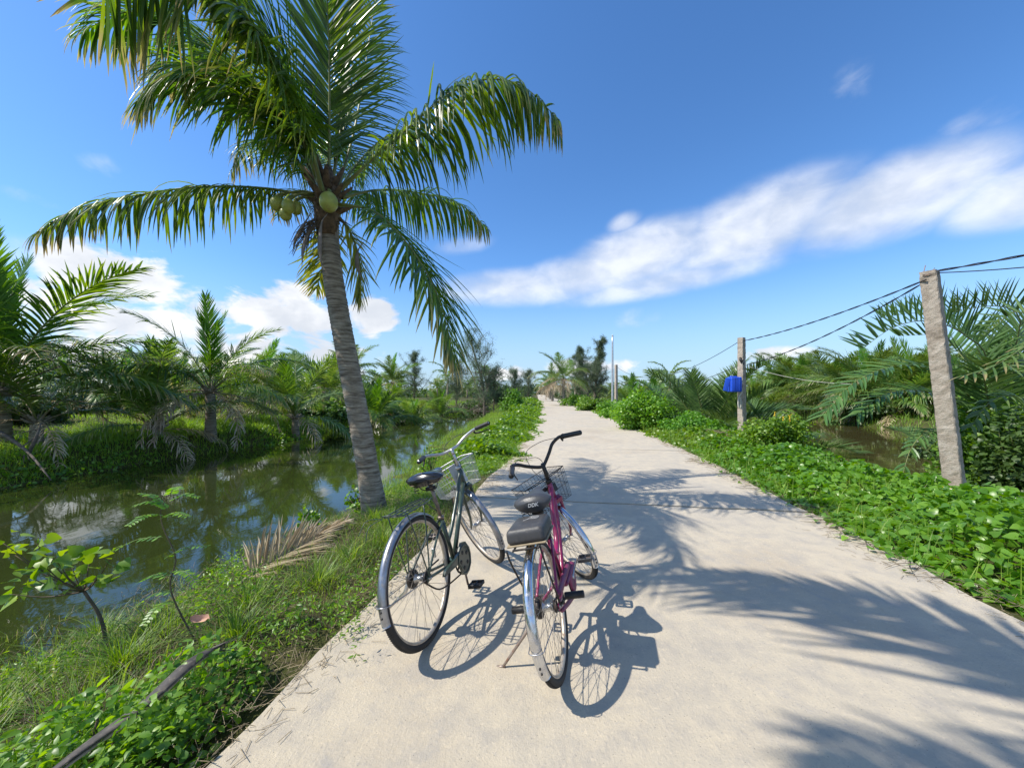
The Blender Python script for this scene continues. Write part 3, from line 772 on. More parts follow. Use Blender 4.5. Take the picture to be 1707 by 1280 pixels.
def shapes(leaf, dry):
    return dict(
        spear=frond_mesh('frond_upright', 2.6, 86, 22, leaf if leaf == 'frond_nipa' else 'frond_fresh', 'rachis', nl=64, Lmax=.62, wid=.03, droop=.05, a0=42, a1=22, age=-.1, agetip=.1, seg=3, messy=.08),
        up=frond_mesh('frond_rising', 3.0, 70, 55, leaf, 'rachis', nl=72, Lmax=.74, wid=.03, droop=.16, a0=58, a1=24, age=0, seg=4),
        mid=frond_mesh('frond_arched', 3.1, 48, 85, leaf, 'rachis', nl=72, Lmax=.75, wid=.03, droop=.34, a0=62, a1=24, age=.1, agetip=.6, seg=4),
        low=frond_mesh('frond_low', 3.0, 22, 75, leaf, 'rachis', nl=66, Lmax=.72, wid=.03, droop=.46, a0=64, a1=24, age=.25, agetip=.6, seg=4),
        thin=frond_mesh('frond_wind_torn', 3.1, 40, 60, leaf, 'rachis_dry', nl=60, Lmax=.66, wid=.017, droop=.32, a0=55, a1=30, age=.3, agetip=.75, seg=4, messy=.2, gap=.3),
        dry=frond_mesh('frond_dead', 2.6, 0, 75, 'frond_dry', 'rachis_dry', nl=40, Lmax=.5, wid=.026, droop=.5, a0=50, a1=24, age=.4, seg=4, messy=.28, gap=.25),
    )


SH = shapes('frond', 1)
SHF = shapes('frond_far', 1)
_tr = {}


def bark_mesh(h):
    if h not in _tr:
        mb = MB(); trunk_mesh(mb, [(0, 0, -.3), (.02, 0, h * .5), (0, .02, h)], [.19, .15, .13, .13], max(10, int(h * 12)), 12, .012, int(h * 10))
        cr = np.random.default_rng(int(h * 31))
        for i in range(14):
            a_ = i * 2.4; e = .4 + .6 * i / 14; d_ = np.array([cos(a_) * cos(e), sin(a_) * cos(e), sin(e)])
            mb.tube([np.array([0, 0, h - .1]), np.array([0, 0, h - .1]) + d_ * .35], [.07, .03], 6, flat=.5)
        _tr[h] = mb.mesh('palm_trunk', [M['palm_bark']])
    return _tr[h]


def palm(x, y, h, s, mix, seed, label, group=None, sh=None, z=None, lean=(0, 0)):
    rg = np.random.default_rng(seed); sh = sh or SH
    z = float(height(x, y)) if z is None else z
    root = empty('coconut_palm', (x, y, z), rg.uniform(0, 6.28), label=label, cat='palm tree', group=group)
    root.rotation_euler = (lean[0], lean[1], root.rotation_euler.z)
    tr = bpy.data.objects.new('trunk', bark_mesh(h)); COL.objects.link(tr); tr.parent = root; tr.scale = (s, s, 1)
    n = 0
    for kind, cnt in mix.items():
        for i in range(cnt):
            o = bpy.data.objects.new('frond', sh[kind]); COL.objects.link(o); o.parent = root
            o.location = (0, 0, h - .05 + rg.uniform(-.05, .08))
            o.rotation_euler = (rg.normal(0, .12), rg.normal(0, .1), n * 2.4 + rg.normal(0, .35))
            q = s * rg.uniform(.82, 1.12); o.scale = (q, q, q)
            n += 1
    return root


STD = dict(spear=1, up=7, mid=7, low=5, dry=3)
TORN = dict(spear=1, up=3, mid=3, thin=8, low=3, dry=5)
LOW = dict(spear=2, up=6, mid=5, low=4, dry=2)
GF = 'coconut palms along the far bank of the canal'


def gp(u, Y): return (u - CU) * Y / F


palm(gp(0, 9.4), 9.4, 1.35, 1.5, dict(spear=5, up=5, mid=3, thin=11, low=3, dry=3), 1, 'big wind-torn palm at the left edge with tall upright fronds', GF)
palm(gp(62, 9.6), 9.6, .6, .95, dict(up=2, mid=1, thin=6, low=1, dry=2), 21, 'ragged low palm with grey torn fronds next to the big palm at the left edge', GF)
palm(gp(262, 11.4), 11.4, .3, 1.0, dict(spear=4, up=4, mid=4, thin=4, low=2, dry=3), 2, 'short palm at the water edge with a bright green upright centre frond', GF, SHF)
palm(gp(350, 12.6), 12.6, 1.55, 1.1, dict(spear=3, up=3, mid=3, thin=9, low=2, dry=6), 3, 'taller dark-trunked palm with torn brown fronds, highest on the middle of the far bank', GF)
palm(gp(492, 16.0), 16.0, .85, 1.12, dict(spear=1, up=8, mid=6, low=2, dry=2), 4, 'full green palm behind the left side of the leaning trunk', GF, SHF)
palm(gp(622, 22.5), 22.5, .95, 1.2, STD, 5, 'green palm on the far bank just right of the leaning trunk', GF)
palm(gp(690, 25), 25, .7, .9, LOW, 6, 'low palm with a pale hanging frond above the canal, right of the leaning trunk', GF, SHF)
palm(gp(735, 30), 30, .9, 1.0, LOW, 7, 'dark palm left of the bare wispy tree on the far bank', GF, SHF)
palm(gp(425, 21), 21, 1.0, 1.15, STD, 9, 'palm seen between the tall torn palm and the full green palm', GF, SHF)
palm(gp(545, 24), 24, 1.2, 1.15, STD, 10, 'palm seen just left of the leaning trunk behind the full green palm', GF, SHF)
palm(gp(580, 31), 31, 2.4, 1.1, STD, 31, 'taller palm far behind the leaning trunk', GF, SHF)
palm(gp(300, 25), 25, 1.5, 1.0, TORN, 12, 'distant torn palm behind the gap between the short and the tall palm', GF, SHF)
palm(gp(655, 40), 40, 1.9, 1.1, STD, 13, 'distant palm behind the green palm right of the leaning trunk', GF, SHF)
palm(gp(60, 24), 24, 1.6, 1.0, TORN, 14, 'distant palm behind the ragged low palm', GF, SHF)
palm(gp(205, 18.5), 18.5, .9, 1.05, STD, 51, 'green palm deep behind the short palm, left of the tall torn one', GF, SHF)
palm(gp(385, 16.5), 16.5, .7, .95, TORN, 52, 'low torn palm right behind the tall torn palm', GF, SHF)
palm(gp(110, 30), 30, 1.6, 1.1, STD, 53, 'far palm seen between the big edge palm and the short palm', GF, SHF)
palm(gp(470, 32), 32, 1.5, 1.2, STD, 54, 'far palm right behind the full green palm', GF, SHF)
GR = 'coconut palms beyond the pond on the right'
palm(gp(1335, 34), 34, 1.5, 1.4850000000000003, STD, 15, 'palm over the pond just right of the pole with the blue can', GR, SHF)
palm(gp(1400, 28), 28, .9, 1.4850000000000003, LOW, 16, 'pale drooping palm over the left end of the pond', GR, SHF)
palm(gp(1455, 24), 24, .9, 1.5525, LOW, 17, 'drooping palm over the middle of the pond', GR, SHF)
palm(gp(1505, 29), 29, 1.5, 1.62, STD, 18, 'palm behind the drooping palms of the pond', GR, SHF)
palm(gp(1530, 22), 22, .6, 1.4850000000000003, LOW, 19, 'yellowish low palm at the right end of the pond', GR, SHF)
palm(gp(1370, 44), 44, 2.0, 1.2, STD, 20, 'small distant palm above the pond beside the pole with the blue can', GR, SHF)
GD = 'palms with skirts of dead fronds beside the far path'
DEADM = dict(up=4, mid=5, low=3, dry=13)
palm(gp(940, 41), 41, 2.9, 1.25, DEADM, 22, 'palm with a thick skirt of dead fronds beside the tall feathery trees', GD, SHF)
palm(gp(921, 62), 62, 2.7, 1.3, DEADM, 23, 'second palm of the dead-skirted row along the far path', GD, SHF)
for i, (u, Yq) in enumerate(((917, 80), (914, 98), (912, 120))):
    palm(gp(u, Yq), Yq, 2.6, 1.35, dict(up=3, mid=4, low=2, dry=9), 24 + i, 'far palm of the dead-skirted row where the path vanishes', GD, SHF)
for i, (u, Yq, h) in enumerate(((1052, 30, .4), (1075, 38, .8), (1100, 26, .3), (1145, 33, 1.0), (1040, 52, 1.2), (1210, 40, 1.4), (1290, 46, 1.6))):
    palm(gp(u, Yq), Yq, h, 1.1, LOW, 40 + i, ['small low palm just right of the tall metal pole', 'low palm behind the bright green bush', 'short palm behind the left side of the bright bush', 'palm behind the right side of the bright bush', 'distant palm seen past the two far poles', 'distant palm behind the pole with the blue can', 'distant palm behind the shrub with yellow flowers'][i], 'low palms between the poles', SHF)

for i, (u, Yq, h, q) in enumerate(((1300, 36, 1.0, 1.6), (1345, 31, .6, 1.5), (1385, 33, 1.0, 1.6), (1425, 25, .3, 1.4), (1475, 30, 1.0, 1.6), (1490, 21.5, .3, 1.3), (1550, 26, .9, 1.5), (1585, 20, .5, 1.3), (1620, 24, 1.0, 1.5), (1690, 21, .9, 1.4), (1260, 30, .6, 1.4))):
    palm(gp(u, Yq), Yq, h, q, dict(spear=1, up=7, mid=8, low=5, dry=3), 400 + i, 'one of the pale green drooping palms that close the view across the pond', 'pale palms closing the view across the pond', SHF)

# far palms with no parts: one mesh each shape, along both horizons
fars = []
for k_ in range(3):
    mb = MB(); rg = np.random.default_rng(300 + k_); h = 1.6 + k_ * .7
    mb.tube([(0, 0, -.3), (.1, 0, h)], [.2, .13], 6, mat=2)
    for i in range(15):
        e0 = (75, 50, 25, 5)[i % 4]
        frond(mb, arch(3.2, e0, 80, az=i * 2.4, o=(0, 0, h)), nl=22, Lmax=.8, wid=.09, droop=.35, seg=2, stations=8, rseg=3, fold=False, rng=rg, age=.15 + .25 * (i % 4 == 3), agetip=.4)
    fars.append(mb.mesh('far_palm', [M['frond_far'], M['rachis'], M['palm_bark']]))
rg = np.random.default_rng(77)
nf = 0
for side, n_ in ((-1, 46), (1, 46)):
    for i in range(n_):
        Yq = rg.uniform(42, 150)
        x_ = road_x(Yq) + (-(rg.uniform(11, 130)) if side < 0 else rg.uniform(9, 130))
        if side > 0 and abs((x_ / Yq) * F + CU - 1450) < 0: continue
        o = bpy.data.objects.new('coconut_palm', fars[rg.integers(3)]); COL.objects.link(o)
        o.location = (x_, Yq, float(height(x_, Yq))); q = rg.uniform(.95, 1.45); o.scale = (q, q, q); o.rotation_euler = (0, 0, rg.uniform(0, 6.28))
        tag(o, 'distant palm in the belt of palms on the horizon left of the path' if side < 0 else 'distant palm in the belt of palms on the horizon right of the path', 'palm tree', 'far palms left of the path' if side < 0 else 'far palms right of the path')

# ------------------------------------------------------------------ nipa palms on the right
def nipa(x, y, specs, seed, label, s=1.0, wid=.06, leafl=.85, z=None, grp='nipa palms on the right bank'):
    z = float(height(x, y)) if z is None else z
    o0 = np.array([x, y, z]); root = empty('nipa_palm', o0, label=label, cat='palm tree', group=grp)
    for i, (az, e0, bend, L_) in enumerate(specs):
        rg = np.random.default_rng(seed * 50 + i)
        pth = arch(L_ * s, e0, bend, az=R(az), o=(cos(R(az)) * .15, sin(R(az)) * .15, -.2))
        T_ = np.array([cos(R(az)), sin(R(az)), 0])
        Nn = np.array([-cos(R(az)) * .5, -sin(R(az)) * .5, .9])
        mb = MB(); frond(mb, pth, N=Nn, nl=int(21 * L_), Lmax=leafl * s, wid=wid * s * .72, droop=.05, a0=62, a1=34, seg=4, rng=rg, r0=.03, age=rg.uniform(-.1, .25), agetip=.2, lift=.35, messy=.09, stations=20, pet=.22, fold=True, tipfrac=.5)
        mb.build('frond', PM('frond_nipa'), root)
    return root


def ring(n, e, b, L_, a0=0, je=12, seed=0):
    r_ = np.random.default_rng(seed)
    return [(a0 + i * 360 / n + r_.normal(0, 12), e + r_.normal(0, je), b + r_.normal(0, 8), L_ * r_.uniform(.85, 1.12)) for i in range(n)]


nipa(gp(1180, 14.5), 14.5, ring(7, 74, 45, 3.6, 20, 6, 1) + ring(6, 52, 60, 3.2, 10, 8, 2), 1, 'tall nipa palm with feathery upright fronds left of the pole with the blue can', wid=.05)
nipa(gp(1290, 13.0), 13.0, ring(6, 66, 60, 2.7, 0, 8, 3) + ring(5, 40, 70, 2.4, 30, 8, 4), 2, 'nipa palm fanning out right of the pole with the blue can', wid=.05)
nipa(gp(1125, 19), 19, ring(8, 66, 55, 3.1, 0, 8, 5), 3, 'nipa palm standing behind the bright green bush', wid=.055)


def nipa_at(x, y, fronds, seed, label, wid=.055, leafl=.8):
    z = float(height(x, y)); o0 = np.array([x, y, z]); root = empty('nipa_palm', o0, label=label, cat='palm tree', group='nipa palms on the right bank')
    for i, f in enumerate(fronds):
        f = dict(f); pth = np.array([at(*q) for q in f.pop('p')]) - o0; st0 = np.array([[0, 0, -.2]]) + RNG.normal(0, .08, 3) * (1, 1, 0)
        pth = np.vstack([st0, pth]); n_ = f.pop('nl', 40)
        kw = dict(N=(0, -.1, 1), nl=n_, Lmax=leafl, wid=wid, droop=.04, a0=62, a1=34, lift=.5, messy=.09, pet=.3, tipfrac=.5, age=0, agetip=.15); kw.update(f)
        mb = MB(); frond(mb, pth, seg=4, rng=np.random.default_rng(seed * 50 + i), r0=.028, stations=24, fold=True, **kw); mb.build('frond', PM('frond_nipa'), root)
    return root


nipa_at(gp(1665, 8.6), 8.6, [
    dict(p=[(1650, 620, 8.4), (1610, 560, 8.0), (1550, 535, 7.7), (1490, 545, 7.5), (1440, 580, 7.4)], N=(.1, .1, 1), lift=1.9, nl=46, Lmax=.95),
    dict(p=[(1640, 610, 8.7), (1590, 545, 8.9), (1530, 522, 9.0), (1470, 530, 9.0)], lift=1.5, nl=42, Lmax=.85),
    dict(p=[(1690, 600, 8.3), (1700, 530, 8.0), (1660, 510, 7.8), (1590, 520, 7.6)], lift=1.7, nl=44, Lmax=.95),
    dict(p=[(1690, 620, 8.6), (1720, 560, 8.8), (1760, 530, 9.0), (1830, 540, 9.0)], lift=1.6, nl=44, Lmax=1.0),
    dict(p=[(1625, 680, 8.3), (1560, 620, 8.0), (1490, 610, 7.8), (1420, 640, 7.7), (1375, 690, 7.6)], N=(0, -.3, 1), lift=.2, nl=58, Lmax=.75, droop=.1),
    dict(p=[(1620, 700, 8.3), (1550, 655, 8.1), (1480, 655, 8.0), (1430, 690, 7.9)], N=(0, -.4, 1), lift=.1, nl=54, Lmax=.7, droop=.15),
    dict(p=[(1640, 660, 9.0), (1600, 590, 9.6), (1560, 560, 10.2), (1500, 560, 10.6)], lift=.8, nl=52, Lmax=.9),
    dict(p=[(1680, 640, 9.0), (1690, 560, 9.6), (1720, 520, 10.2)], lift=.8, nl=50, Lmax=1.0),
    dict(p=[(1650, 690, 8.0), (1640, 620, 7.4), (1660, 600, 6.9), (1700, 620, 6.5)], lift=.3, nl=44, Lmax=.7, droop=.1),
    dict(p=[(1600, 740, 8.0), (1550, 720, 7.7), (1520, 745, 7.5), (1505, 790, 7.4)], N=(0, -.5, 1), lift=0, nl=26, Lmax=.45, droop=.2),
], 4, 'large nipa palm with broad silvery upright leaflets behind the nearest concrete pole')
nipa_at(gp(1760, 6.6), 6.6, [
    dict(p=[(1780, 600, 6.0), (1740, 565, 5.3), (1690, 590, 5.0), (1650, 615, 4.85), (1610, 625, 4.8)], N=(0, -.4, 1), lift=-.2, nl=26, Lmax=.42, droop=.2, age=.15, agetip=.8, wid=.045),
    dict(p=[(1740, 600, 6.6), (1730, 530, 6.8), (1690, 520, 7.0), (1640, 560, 7.0)], lift=.9, nl=30, Lmax=.7),
    dict(p=[(1760, 620, 6.4), (1790, 520, 6.4), (1850, 490, 6.4)], lift=1, nl=30, Lmax=.8),
    dict(p=[(1720, 700, 6.4), (1690, 660, 6.2), (1650, 670, 6.1), (1620, 710, 6.0)], N=(0, -.4, 1), lift=.1, nl=26, Lmax=.45, droop=.2),
], 5, 'nipa palm cut by the right edge with one frond of brown-tipped hanging leaflets', wid=.05, leafl=.7)
nipa(gp(1600, 12.5), 12.5, [(q[0] if not 120 < q[0] % 360 < 240 else q[0] + 110, q[1], q[2], q[3]) for q in ring(8, 66, 60, 3.2, 0, 8, 7)], 6, 'dark nipa palm in the gap behind the nearest concrete pole', wid=.06)
nipa(gp(1700, 13.5), 13.5, ring(10, 72, 50, 4.2, 0, 8, 9), 7, 'tall nipa palm far behind the nearest concrete pole at the right', wid=.06)

# ------------------------------------------------------------------ leaves, bushes
def leafbatch(mb, C, size, rng, shape='oval', mat=0, up=.6, fold=.2, aspect=.5, age=None, rnd=None, petiole=0, Dn=None):
    """many single leaves; C centres, size lengths, normals scattered about up"""
    C = np.asarray(C, float); m = len(C); size = np.broadcast_to(size, m)
    az = rng.uniform(0, 2 * pi, m)
    Nn = nrm(rng.normal(0, 1, (m, 3)) * (1 - up) + np.array([0, 0, 1]) * up * 1.4)
    if Dn is not None: Nn = nrm(Nn + Dn)
    D = np.stack([np.cos(az), np.sin(az), rng.normal(0, .25, m)], 1); D = nrm(D - (D * Nn).sum(1)[:, None] * Nn); W = np.cross(Nn, D)
    if shape == 'heart': prof = [(-.12, .32, 0), (.02, .5, 1), (.3, .52, 1), (.65, .3, 1), (1, .0, 0)]; prof = [(-.05, .02), (-.13, .34), (.1, .52), (.42, .46), (.75, .22), (1, .01)]
    elif shape == 'oval': prof = [(0, .02), (.25, .42), (.6, .4), (1, .01)]
    elif shape == 'lobed': prof = [(0, .03), (-.12, .35), (.12, .6), (.3, .38), (.5, .55), (.68, .22), (1, .01)]
    else: prof = [(0, .1), (.5, .3), (1, .02)]
    K = len(prof); V = np.zeros((m, K, 3, 3)); Cc = np.zeros((m, K, 3, 4)); Cc[..., 3] = 1
    rnd = rng.random(m) if rnd is None else rnd
    asp = aspect * 2 if shape != 'heart' else 1.0
    for i, (a, b) in enumerate(prof):
        cup = -.25 * a * a
        for j, sgn in enumerate((-1, 0, 1)):
            aa = a if j != 1 else max(a, 0)
            V[:, i, j] = C + size[:, None] * (D * aa + W * (sgn * b * asp) + Nn * (abs(sgn) * b * fold * asp + cup))
    Cc[..., 0] = rnd[:, None, None]; Cc[..., 1] = (np.arange(K) / (K - 1))[None, :, None] * .6
    Cc[..., 2] = (np.zeros(m) if age is None else age)[:, None, None]
    base = (np.arange(m) * K * 3)[:, None, None]; i = np.arange(K - 1)[None, :, None]; j = np.arange(2)[None, None]
    a = base + i * 3 + j
    mb.add(V.reshape(-1, 3), [np.stack([a, a + 1, a + 4, a + 3], -1).reshape(-1, 4)], mat, Cc.reshape(-1, 4), smooth=True)


def blades(mb, B, h, w, rng, lean=.35, seg=3, mat=0, age=None, az=None):
    """grass blades rooted at B"""
    m = len(B); h = np.broadcast_to(h, m); w = np.broadcast_to(w, m)
    a = rng.uniform(0, 2 * pi, m) if az is None else az
    dr = np.stack([np.cos(a), np.sin(a), np.zeros(m)], 1); sd = np.stack([-np.sin(a + rng.normal(0, .5, m)), np.cos(a), np.zeros(m)], 1)
    ln = np.abs(rng.normal(lean, lean * .7, m))
    V = np.zeros((m, seg + 1, 2, 3)); Cc = np.zeros((m, seg + 1, 2, 4)); Cc[..., 3] = 1; rnd = rng.random(m)
    for i in range(seg + 1):
        t_ = i / seg
        P = B + dr * (h * ln * t_ ** 1.8 * 1.2)[:, None] + np.array([0, 0, 1]) * (h * (t_ - .35 * ln * t_ ** 2.2))[:, None]
        ww = (w * (1 - t_ ** 1.5) * .5 + .0006)[:, None]
        V[:, i, 0] = P - sd * ww; V[:, i, 1] = P + sd * ww
        Cc[:, i, :, 1] = t_ * .8
    Cc[..., 0] = rnd[:, None, None]; Cc[..., 2] = (np.zeros(m) if age is None else age)[:, None, None]
    base = (np.arange(m) * (seg + 1) * 2)[:, None]; i = np.arange(seg)[None] * 2; a = base + i
    mb.add(V.reshape(-1, 3), [np.stack([a, a + 1, a + 3, a + 2], -1).reshape(-1, 4)], mat, Cc.reshape(-1, 4), smooth=False)


def bush(x, y, rx, ry, rz, n, size, seed, label, cat='bush', mats=('bush', 'twig'), shape='oval', z=None, grp=None, nm='bush', clumps=14, aspect=.5, z0=.0):
    rg = np.random.default_rng(seed); z = float(height(x, y)) if z is None else z
    root = empty(nm, (x, y, z), label=label, cat=cat, group=grp)
    cl = rg.normal(0, .5, (clumps, 3)); cl /= np.maximum(1, np.linalg.norm(cl, axis=1))[:, None]; cl = cl * .75
    cl[:, 2] = np.abs(cl[:, 2]) * .9 + .25
    rad = rg.uniform(.25, .5, clumps)
    k_ = rg.integers(0, clumps, n)
    d_ = nrm(rg.normal(0, 1, (n, 3))); q = rg.random(n) ** .45
    P = (cl[k_] + d_ * (q * rad[k_])[:, None]) * np.array([rx, ry, rz])
    P[:, 2] = np.abs(P[:, 2]) + z0
    mb = MB()
    leafbatch(mb, P, size * rg.uniform(.6, 1.25, n), rg, shape, up=.35, aspect=aspect, rnd=np.clip(rg.random(n) * .7 + .3 * rg.random(clumps)[k_], 0, 1), Dn=d_ * .5)
    mb.build('foliage', M[mats[0]], root)
    mb = MB()
    for i in range(clumps):
        e = cl[i] * np.array([rx, ry, rz]) + (0, 0, z0)
        mb.tube([rg.normal(0, .04, 3) * (1, 1, 0) + (0, 0, -.1), e * (.4, .4, .55), e], [.012 + rz * .008, .008, .003], 5, n=6)
        for j in range(3):
            e2 = e + nrm(rg.normal(0, 1, 3)) * rad[i] * np.array([rx, ry, rz]) * .8
            e2[2] = abs(e2[2]); mb.tube([e * .8, e2], [.006, .002], 4)
    mb.build('stems', M[mats[1]], root)
    return root


def casuarina(x, y, h, w, seed, label, n=5200, lean=0.0, bare=0.0, limbs=30, grp=None, z=None, nm='casuarina_tree', nl=.22):
    rg = np.random.default_rng(seed); z = float(height(x, y)) if z is None else z
    root = empty(nm, (x, y, z), label=label, cat='tree', group=grp)
    mb = MB(); top = np.array([lean * h, 0, h]); tr = spline([(0, 0, -.2), (lean * h * .2 + .1, 0, h * .4), top * (.8, 1, .8), top], 20)
    mb.tube(tr, np.linspace(.02 * h, .004 * h, 20), 7)
    tips = []; 
    for i in range(limbs):
        t_ = .12 + .83 * (i + rg.random()) / limbs; b = tr[int(t_ * 19)]; a_ = i * 2.4 + rg.normal(0, .4)
        L_ = w * (1.08 - t_) ** .6 * rg.uniform(.4, 1.5) * (1 if t_ > .25 else .9); e = R(rg.uniform(35, 70))
        d_ = np.array([cos(a_) * cos(e), sin(a_) * cos(e), sin(e)])
        pts = spline([b, b + d_ * L_ * .5 + (0, 0, -.03 * L_), b + d_ * L_ + rg.normal(0, .08, 3) * L_], 9)
        mb.tube(pts, np.linspace(.008 * h * (1.1 - t_), .002 * h, 9), 5)
        for q in range(5):
            s0 = pts[rg.integers(2, 9)]; e2 = s0 + (d_ * .4 + rg.normal(0, .5, 3) + (0, 0, .25)) * L_ * .45
            mb.tube([s0, (s0 + e2) / 2 + (0, 0, .04), e2], [.0022 * h, .001 * h], 4, n=4)
            tips += [s0 * (1 - f_) + e2 * f_ for f_ in np.linspace(.2, 1.05, 6)]
    tips += list(tr[11:])
    tips = np.array(tips)
    mb.build('trunk', M['bark_grey'], root)
    mb = MB(); k_ = rg.integers(0, len(tips), n); keep = rg.random(len(tips)) > bare; k_ = k_[keep[k_]]
    B = tips[k_] + rg.normal(0, .05 * w, (len(k_), 3))
    m = len(k_); D = nrm(rg.normal(0, .6, (m, 3)) + (0, 0, .15)); W = nrm(rg.normal(0, 1, (m, 3)))
    Ln = nl * rg.uniform(.5, 1.3, m); V = np.zeros((m, 3, 2, 3)); Cc = np.zeros((m, 3, 2, 4)); Cc[..., 3] = 1
    for i in range(3):
        P = B + D * (Ln * i / 2)[:, None] + np.array([0, 0, -1]) * (Ln * .3 * (i / 2) ** 2)[:, None]; ww = .0042 * h / 4 * (1.2, 1, .3)[i] + .0015
        V[:, i, 0] = P - W * ww; V[:, i, 1] = P + W * ww; Cc[:, i, :, 1] = i / 3
    Cc[..., 0] = rg.random(m)[:, None, None]
    a = (np.arange(m) * 6)[:, None] + np.arange(2)[None] * 2
    mb.add(V.reshape(-1, 3), [np.stack([a, a + 1, a + 3, a + 2], -1).reshape(-1, 4)], 0, Cc.reshape(-1, 4))
    mb.build('crown', M['needle'], root)
    return root


# feathery trees
casuarina(gp(808, 34), 34, 7.6, 3.0, 1, 'bare wispy tree rising over the far end of the canal', n=9000, bare=.15, lean=-.17, limbs=34, nl=.3)
casuarina(gp(822, 36), 36, 4.2, 2.0, 2, 'small dark feathery tree right of the bare wispy tree', n=12000, nl=.26)
casuarina(gp(690, 44), 44, 6.0, 2.2, 3, 'blue-green feathery tree behind the palms right of the leaning trunk', n=9000, nl=.3)
casuarina(gp(760, 40), 40, 4.5, 2.2, 13, 'dark feathery tree left behind the bare wispy tree', n=12000, nl=.3)
casuarina(gp(966, 46), 46, 7.2, 2.1, 4, 'left one of the tall feathery trees right of the far path', n=15000, nl=.34)
casuarina(gp(990, 44), 44, 8.2, 1.9, 5, 'tallest feathery tree right of the far path, leaning right', n=15000, nl=.34, lean=.12)
casuarina(gp(978, 50), 50, 5.2, 2.6, 6, 'lower feathery tree between the two tall ones by the far path', n=15000, nl=.34)
casuarina(gp(858, 60), 60, 5.0, 2.2, 7, 'feathery tree left of the far path, nearer of two', n=11000, nl=.36)
casuarina(gp(880, 75), 75, 5.6, 2.6, 8, 'feathery tree left of the far path, close to where it vanishes', n=11000, nl=.4)

# fallen grey brushwood at the far end of the canal
mb = MB(); rg = np.random.default_rng(5); x0, y0 = gp(765, 33), 33
for i in range(90):
    b = np.array([rg.uniform(-2.6, 2.6), rg.uniform(-1, 1), rg.uniform(0, .3)]); d_ = nrm(rg.normal(0, 1, 3) * (1, .5, .35) + (.3, 0, .3)); L_ = rg.uniform(.8, 2.4)
    mb.tube([b, b + d_ * L_ * .5 + rg.normal(0, .1, 3), b + d_ * L_ + (0, 0, -.2)], [.018, .012, .004], 4, n=6)
o = mb.build('brushwood', M['bark_grey'], label='tangle of fallen grey branches at the far end of the canal', cat='branches'); o.location = (x0, y0, -.3)

# bushes of the far bank (dark undergrowth), of the verge and the right side
GB = 'dark bushes at the foot of the far-bank palms'
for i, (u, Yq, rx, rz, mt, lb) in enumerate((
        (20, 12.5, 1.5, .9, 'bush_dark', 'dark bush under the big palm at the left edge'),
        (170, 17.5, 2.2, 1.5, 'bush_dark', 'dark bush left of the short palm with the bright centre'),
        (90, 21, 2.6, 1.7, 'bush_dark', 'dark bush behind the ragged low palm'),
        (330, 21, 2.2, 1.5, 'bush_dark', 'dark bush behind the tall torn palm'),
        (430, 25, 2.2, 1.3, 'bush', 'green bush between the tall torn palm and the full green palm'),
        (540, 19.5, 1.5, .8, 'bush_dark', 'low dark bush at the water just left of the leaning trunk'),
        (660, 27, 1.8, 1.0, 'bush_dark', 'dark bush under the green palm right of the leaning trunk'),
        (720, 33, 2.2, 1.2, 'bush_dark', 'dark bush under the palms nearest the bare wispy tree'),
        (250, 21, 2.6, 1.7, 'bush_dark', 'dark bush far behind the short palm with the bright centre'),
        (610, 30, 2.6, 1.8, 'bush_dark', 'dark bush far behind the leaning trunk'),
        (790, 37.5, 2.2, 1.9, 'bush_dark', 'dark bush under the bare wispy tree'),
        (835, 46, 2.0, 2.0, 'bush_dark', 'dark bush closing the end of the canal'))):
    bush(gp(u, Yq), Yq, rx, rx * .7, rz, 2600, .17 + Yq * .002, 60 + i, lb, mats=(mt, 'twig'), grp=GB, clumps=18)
bush(gp(853, 33), 33, 1.5, 1.6, 1.9, 3200, .14, 81, 'bright green upright bush on the left verge far along the path', mats=('bush', 'twig'))
bush(gp(1070, 14.6), 14.6, 1.25, 1.2, 1.35, 9000, .085, 82, 'large bright green bush left of the feathery nipa palm', mats=('weed', 'stem_green'), clumps=22)
bush(gp(1145, 13), 13, 1.0, 1.0, .75, 5000, .08, 83, 'leafy bush right of the large bright bush', mats=('bush', 'stem_green'), clumps=18)
bush(gp(1210, 12.2), 12.2, 1.0, .8, .8, 4200, .08, 84, 'leafy bush directly behind the pole with the blue can', mats=('bush', 'stem_green'), clumps=16)
bush(gp(1285, 9.6), 9.6, .95, .8, 1.15, 9000, .065, 85, 'shrub with yellow flowers right of the pole with the blue can', mats=('weed', 'stem_green'), clumps=22)
bush(gp(1345, 9.4), 9.4, .6, .6, .6, 3000, .06, 86, 'smaller shrub at the near edge of the pond', mats=('bush', 'stem_green'), clumps=14)
bush(gp(1030, 21.5), 21.5, 1.5, 1.3, 1.0, 4200, .12, 87, 'bright bush at the foot of the tall metal pole', mats=('weed', 'stem_green'), clumps=18)
bush(gp(985, 30), 30, 1.7, 1.6, 1.0, 3000, .15, 88, 'green bush under the tall feathery trees', mats=('bush', 'stem_green'), clumps=16)
bush(gp(962, 40), 40, 1.8, 1.6, 1.0, 2500, .18, 89, 'green bush under the palm with the thick dead skirt', mats=('bush', 'stem_green'), clumps=16)
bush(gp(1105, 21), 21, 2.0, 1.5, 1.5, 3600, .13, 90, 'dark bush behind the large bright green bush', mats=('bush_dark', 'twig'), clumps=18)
bush(gp(1240, 16), 16, 2.0, 1.5, 1.1, 4000, .11, 91, 'dark bush between the two middle nipa palms', mats=('bush_dark', 'twig'), clumps=18)
